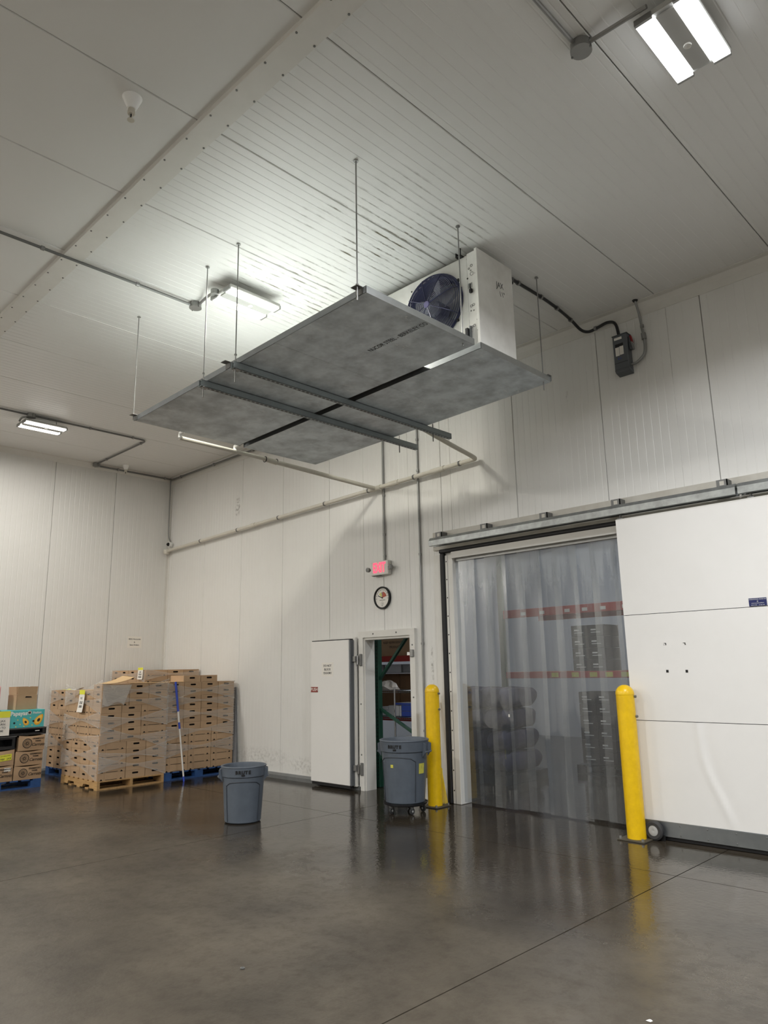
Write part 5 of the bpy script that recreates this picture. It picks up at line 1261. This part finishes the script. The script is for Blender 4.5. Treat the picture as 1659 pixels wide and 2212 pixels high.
# ------------------------------------------------------------------ store room seen through the small door
fy = .32
t = thing('rack_frame', 'green pallet rack end frame just inside the small door', 'rack', (5.9, fy, 0))
for x in (5.30, 6.36):
    MB().bbox(x, fy-.04, 0, x+.085, fy+.04, 3.4, .006).build('upright', 'rack_green', t)
    k = MB()
    for i in range(60): k.box(x+.018, fy-.042, .1+i*.05, x+.030, fy-.0395, .122+i*.05); k.box(x+.055, fy-.042, .1+i*.05, x+.067, fy-.0395, .122+i*.05)
    k.build('slots', 'black', t)['kind'] = 'stuff'
for z0, z1, f in ((.55, 1.02, 1), (1.42, 2.45, 0), (2.5, 3.3, 1)):
    a, b_ = (5.38, 6.36) if not f else (6.36, 5.38)
    MB().bar((a, fy, z0), (b_, fy, z1), .03, .045, (0, 1, 0)).build('brace', 'rack_green', t)
for z in (.35, 2.47): MB().bar((5.38, fy, z), (6.36, fy, z), .03, .04).build('brace', 'rack_green', t)
t = thing('pallet_rack', 'store room rack with dark red beams seen through the small door', 'rack', (4.9, 1.5, 0))
for z, zz in ((1.66, 1.745), (.80, .86)): MB().bbox(3.4, 1.10, z, 5.45, 1.15, zz, .004).build('beam', 'rack_red', t)
for z in (1.745, .86, 1.50): MB().box(3.4, 1.15, z-.02, 5.45, 2.0, z-.002).build('shelf_deck', 'wood' if z != 1.5 else 'carton_white', t)
for x in (3.4, 5.36): MB().bbox(x, 1.16, 0, x+.09, 1.26, 3, .006).build('upright', 'rack_green', t); MB().bbox(x, 1.9, 0, x+.09, 2.0, 3, .006).build('upright', 'rack_green', t)
def sbox(x0, y0, z0, x1, y1, z1, mat, label, lines=()):
    t = thing('storage_box', label, 'box', ((x0+x1)/2, (y0+y1)/2, z0), 0, 'boxes in the store room')
    MB().bbox(x0, y0, z0, x1, y1, z1, .004).build('body', mat, t)
    MB().box(x0+.01, y0-.001, z1-.0008, x1-.01, y1, z1+.0006).build('tape', 'cardboard_flap' if 'cardboard' in mat else 'carton_grey', t)
    for s, size, px, pz_ in lines: text('lettering', s, size, (px, y0-.0005, pz_), (1, 0, 0), (0, 0, 1), 'print_brown', t, .0003, align='LEFT')
sbox(4.50, 1.17, 1.746, 5.42, 1.7, 2.03, 'cardboard', 'large printed brown carton on the upper beam inside the small door', [('KEEP REFRIGERATED', .05, 4.62, 1.95), ('PRODUCE', .05, 4.75, 1.88), ('10 KG', .05, 5.2, 1.95)])
sbox(4.40, 1.17, 2.034, 5.3, 1.7, 2.30, 'cardboard', 'brown carton stacked above the printed carton inside the small door')
for i, (x, m) in enumerate(((4.25, 'carton_grey'), (4.62, 'carton_white'), (5.0, 'carton_grey'))): sbox(x, 1.19, 1.50, x+.34, 1.7, 1.62, m, '%s grey box on the thin white shelf inside the small door' % ('first', 'second', 'third')[i])
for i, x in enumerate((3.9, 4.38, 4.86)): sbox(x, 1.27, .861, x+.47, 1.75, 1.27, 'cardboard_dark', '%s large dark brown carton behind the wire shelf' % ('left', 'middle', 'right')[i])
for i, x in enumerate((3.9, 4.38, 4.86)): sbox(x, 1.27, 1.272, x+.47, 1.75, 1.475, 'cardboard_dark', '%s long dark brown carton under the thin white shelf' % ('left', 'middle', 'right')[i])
# wire shelving
t = thing('wire_shelving', 'chrome wire shelving unit inside the small door', 'shelving', (5.5, .75, 0))
for x, y in ((5.17, .55), (5.49, .49), (6.3, .55), (6.3, .98)): MB().cyl((x, y, 0), (x, y, 1.34 if (x, y) != (5.49, .49) else 1.31), .0125, 10).build('post', 'chrome', t, True)
for z in (1.255, .90, .25):
    k = MB()
    for y in (.52, 1.0): 
        k.tube([(5.08, y, z), (6.34, y, z)], .004, 6); k.tube([(5.08, y, z-.025), (6.34, y, z-.025)], .004, 6)
        n = 30
        for i in range(n): x = 5.08+1.26*i/n; k.tube([(x, y, z), (x+.021, y, z-.025), (x+.042, y, z)], .002, 4)
    for i in range(26): x = 5.08+1.26*i/25; k.tube([(x, .52, z+.003), (x, 1.0, z+.003)], .0022, 4)
    k.build('wire_shelf', 'chrome', t)
GG = .91
for i, (x0, x1, z0, z1, m) in enumerate(((5.08, 5.25, GG, .985, 'carton_white'), (5.07, 5.25, .987, 1.03, 'carton_white'), (5.26, 5.50, GG, 1.05, 'carton_white'), (5.51, 5.78, GG, .98, 'carton_blue'), (5.51, 5.78, .982, 1.06, 'carton_blue'), (5.40, 5.78, 1.062, 1.09, 'carton_blue'))):
    sbox(x0, .60, z0, x1, .85, z1, m, ('lower white box at the left of the wire shelf', 'upper white box at the left of the wire shelf', 'taller white box at the middle of the wire shelf', 'lower blue box on the wire shelf', 'middle blue box on the wire shelf', 'flat blue box on top of the wire shelf boxes')[i])
t = thing('plastic_bag', 'crumpled clear plastic bag on top of the wire shelving', 'bag', (5.25, .6, 1.26))
random.seed(9)
mb = MB().lathe([(.0, 0), (.10, .0), (.12, .04), (.10, .09), (.05, .12), (0, .125)], (0, 0, 0), 14)
mb.v = [(5.24+x*1.25+(.10 if z < .02 and x > 0 else 0)+random.uniform(-.02, .02), .62+y*.8+random.uniform(-.02, .02), 1.262+z+random.uniform(0, .015)) for x, y, z in mb.v]
mb.build('film', 'film', t)
sbox(5.15, .6, .003, 5.6, .95, .24, 'carton_grey', 'grey box on the floor under the wire shelving')
sbox(5.25, .55, .262, 5.60, .9, .50, 'carton_grey', 'grey carton on the lowest wire shelf')
sbox(5.62, .55, .262, 6.2, .95, .66, 'carton_white', 'white carton on the lowest wire shelf behind the dolly bin')

# ------------------------------------------------------------------ store room seen through the strip curtain
ry = 3.0
t = thing('pallet_rack', 'tall store room rack with red beams seen through the strip curtain', 'rack', (7.2, ry, 0))
for z, zz, y in ((2.33, 2.46, ry), (1.37, 1.47, ry), (2.33, 2.46, ry+1.05), (1.37, 1.47, ry+1.05)): MB().bbox(5.60, y, z, 10.4, y+.05, zz, .005).build('beam', 'rack_red', t)
for x in (5.50, 8.15, 10.4):
    for y in ((ry+.0,) if x < 6 else (ry+.0, ry+1.02)): MB().bbox(x, y, 0, x+.09, y+.08, 3.6, .006).build('upright', 'rack_green', t)
    for z in (() if x < 6 else (.4, 1.3, 2.2)): MB().bar((x+.045, ry+.08, z), (x+.045, ry+1.02, z+.8), .03, .04).build('brace', 'rack_green', t)
for i, x in enumerate((5.95, 6.3, 6.75, 7.05, 7.35, 7.7)): MB().box(x, ry-.003, 2.36, x+.09, ry-.001, 2.41).build('beam_label', 'paper', t)
for i, x in enumerate((6.45, 6.8, 7.1, 7.35, 7.6)): MB().box(x, ry-.003, 1.385, x+.12, ry-.001, 1.455).build('beam_label', 'sticker_yellow', t)
for z in (1.47, 2.46): MB().box(5.6, ry+.05, z-.02, 10.4, ry+1.05, z-.001).build('deck', 'wood', t)
random.seed(21)
def stack(x0, y0, z0, nx, nz, w_, h_, mat, lab, group):
    for i in range(nx):
        for k in range(nz):
            t = thing('store_carton', '%s, %s row, %s from left' % (lab, ORD[k], NTH[i+1] if i < 4 else 'fifth'), 'carton', (x0+w_*(i+.5), y0+.2, z0+h_*k), 0, group)
            MB().bbox(x0+w_*i+.004, y0, z0+h_*k, x0+w_*(i+1)-.004, y0+.45, z0+h_*(k+1)-.004, .004).build('body', mat, t)
            MB().box(x0+w_*(i+.2), y0-.002, z0+h_*(k+.3), x0+w_*(i+.75), y0-.0005, z0+h_*(k+.36)).build('print_line', 'print_white', t)
            MB().box(x0+w_*(i+.2), y0-.002, z0+h_*(k+.5), x0+w_*(i+.5), y0-.0005, z0+h_*(k+.62)).build('print_line', 'print_white', t)
stack(6.80, ry+.06, 1.472, 2, 4, .28, .17, 'carton_black', 'black carton on the red beam behind the curtain', 'black cartons on the rack')
stack(6.85, ry+.06, .15, 2, 6, .28, .17, 'carton_black', 'black carton under the red beam behind the curtain', 'black cartons below the rack beam')
block_pallet(6.75, ry+.05, 7.75, ry+1.0, 'dark pallet under black cartons behind the curtain', 'x', 'black_plastic')
t = thing('wrapped_load', 'dark blue wrapped pallet load behind the left of the curtain', 'pallet load', (6.2, 1.9, 0))
random.seed(2)
for i in range(3):
    for k in range(4):
        x = 5.58+.345*i+random.uniform(-.02, .02); z = .13+k*.285
        def lump(u, v, x=x, z=z, ph=random.uniform(0, 6)):
            a_ = 2*PI*u; q = math.sin(PI*v)**.16; r_ = 1+.05*math.sin(3*a_+ph+4*v)
            ex = math.copysign(abs(math.cos(a_))**.3, math.cos(a_)); ey = math.copysign(abs(math.sin(a_))**.3, math.sin(a_))
            return (x+.165+.165*q*ex*r_, 1.92+.46*q*ey*r_, z+.285*v+.012*math.sin(5*a_+ph))
        MB().grid(lump, 20, 10).build('bag', 'dark_load', t, True)
MB().box(5.56, 1.42, .0, 6.65, 2.42, .125).build('pallet', 'black_plastic', t)
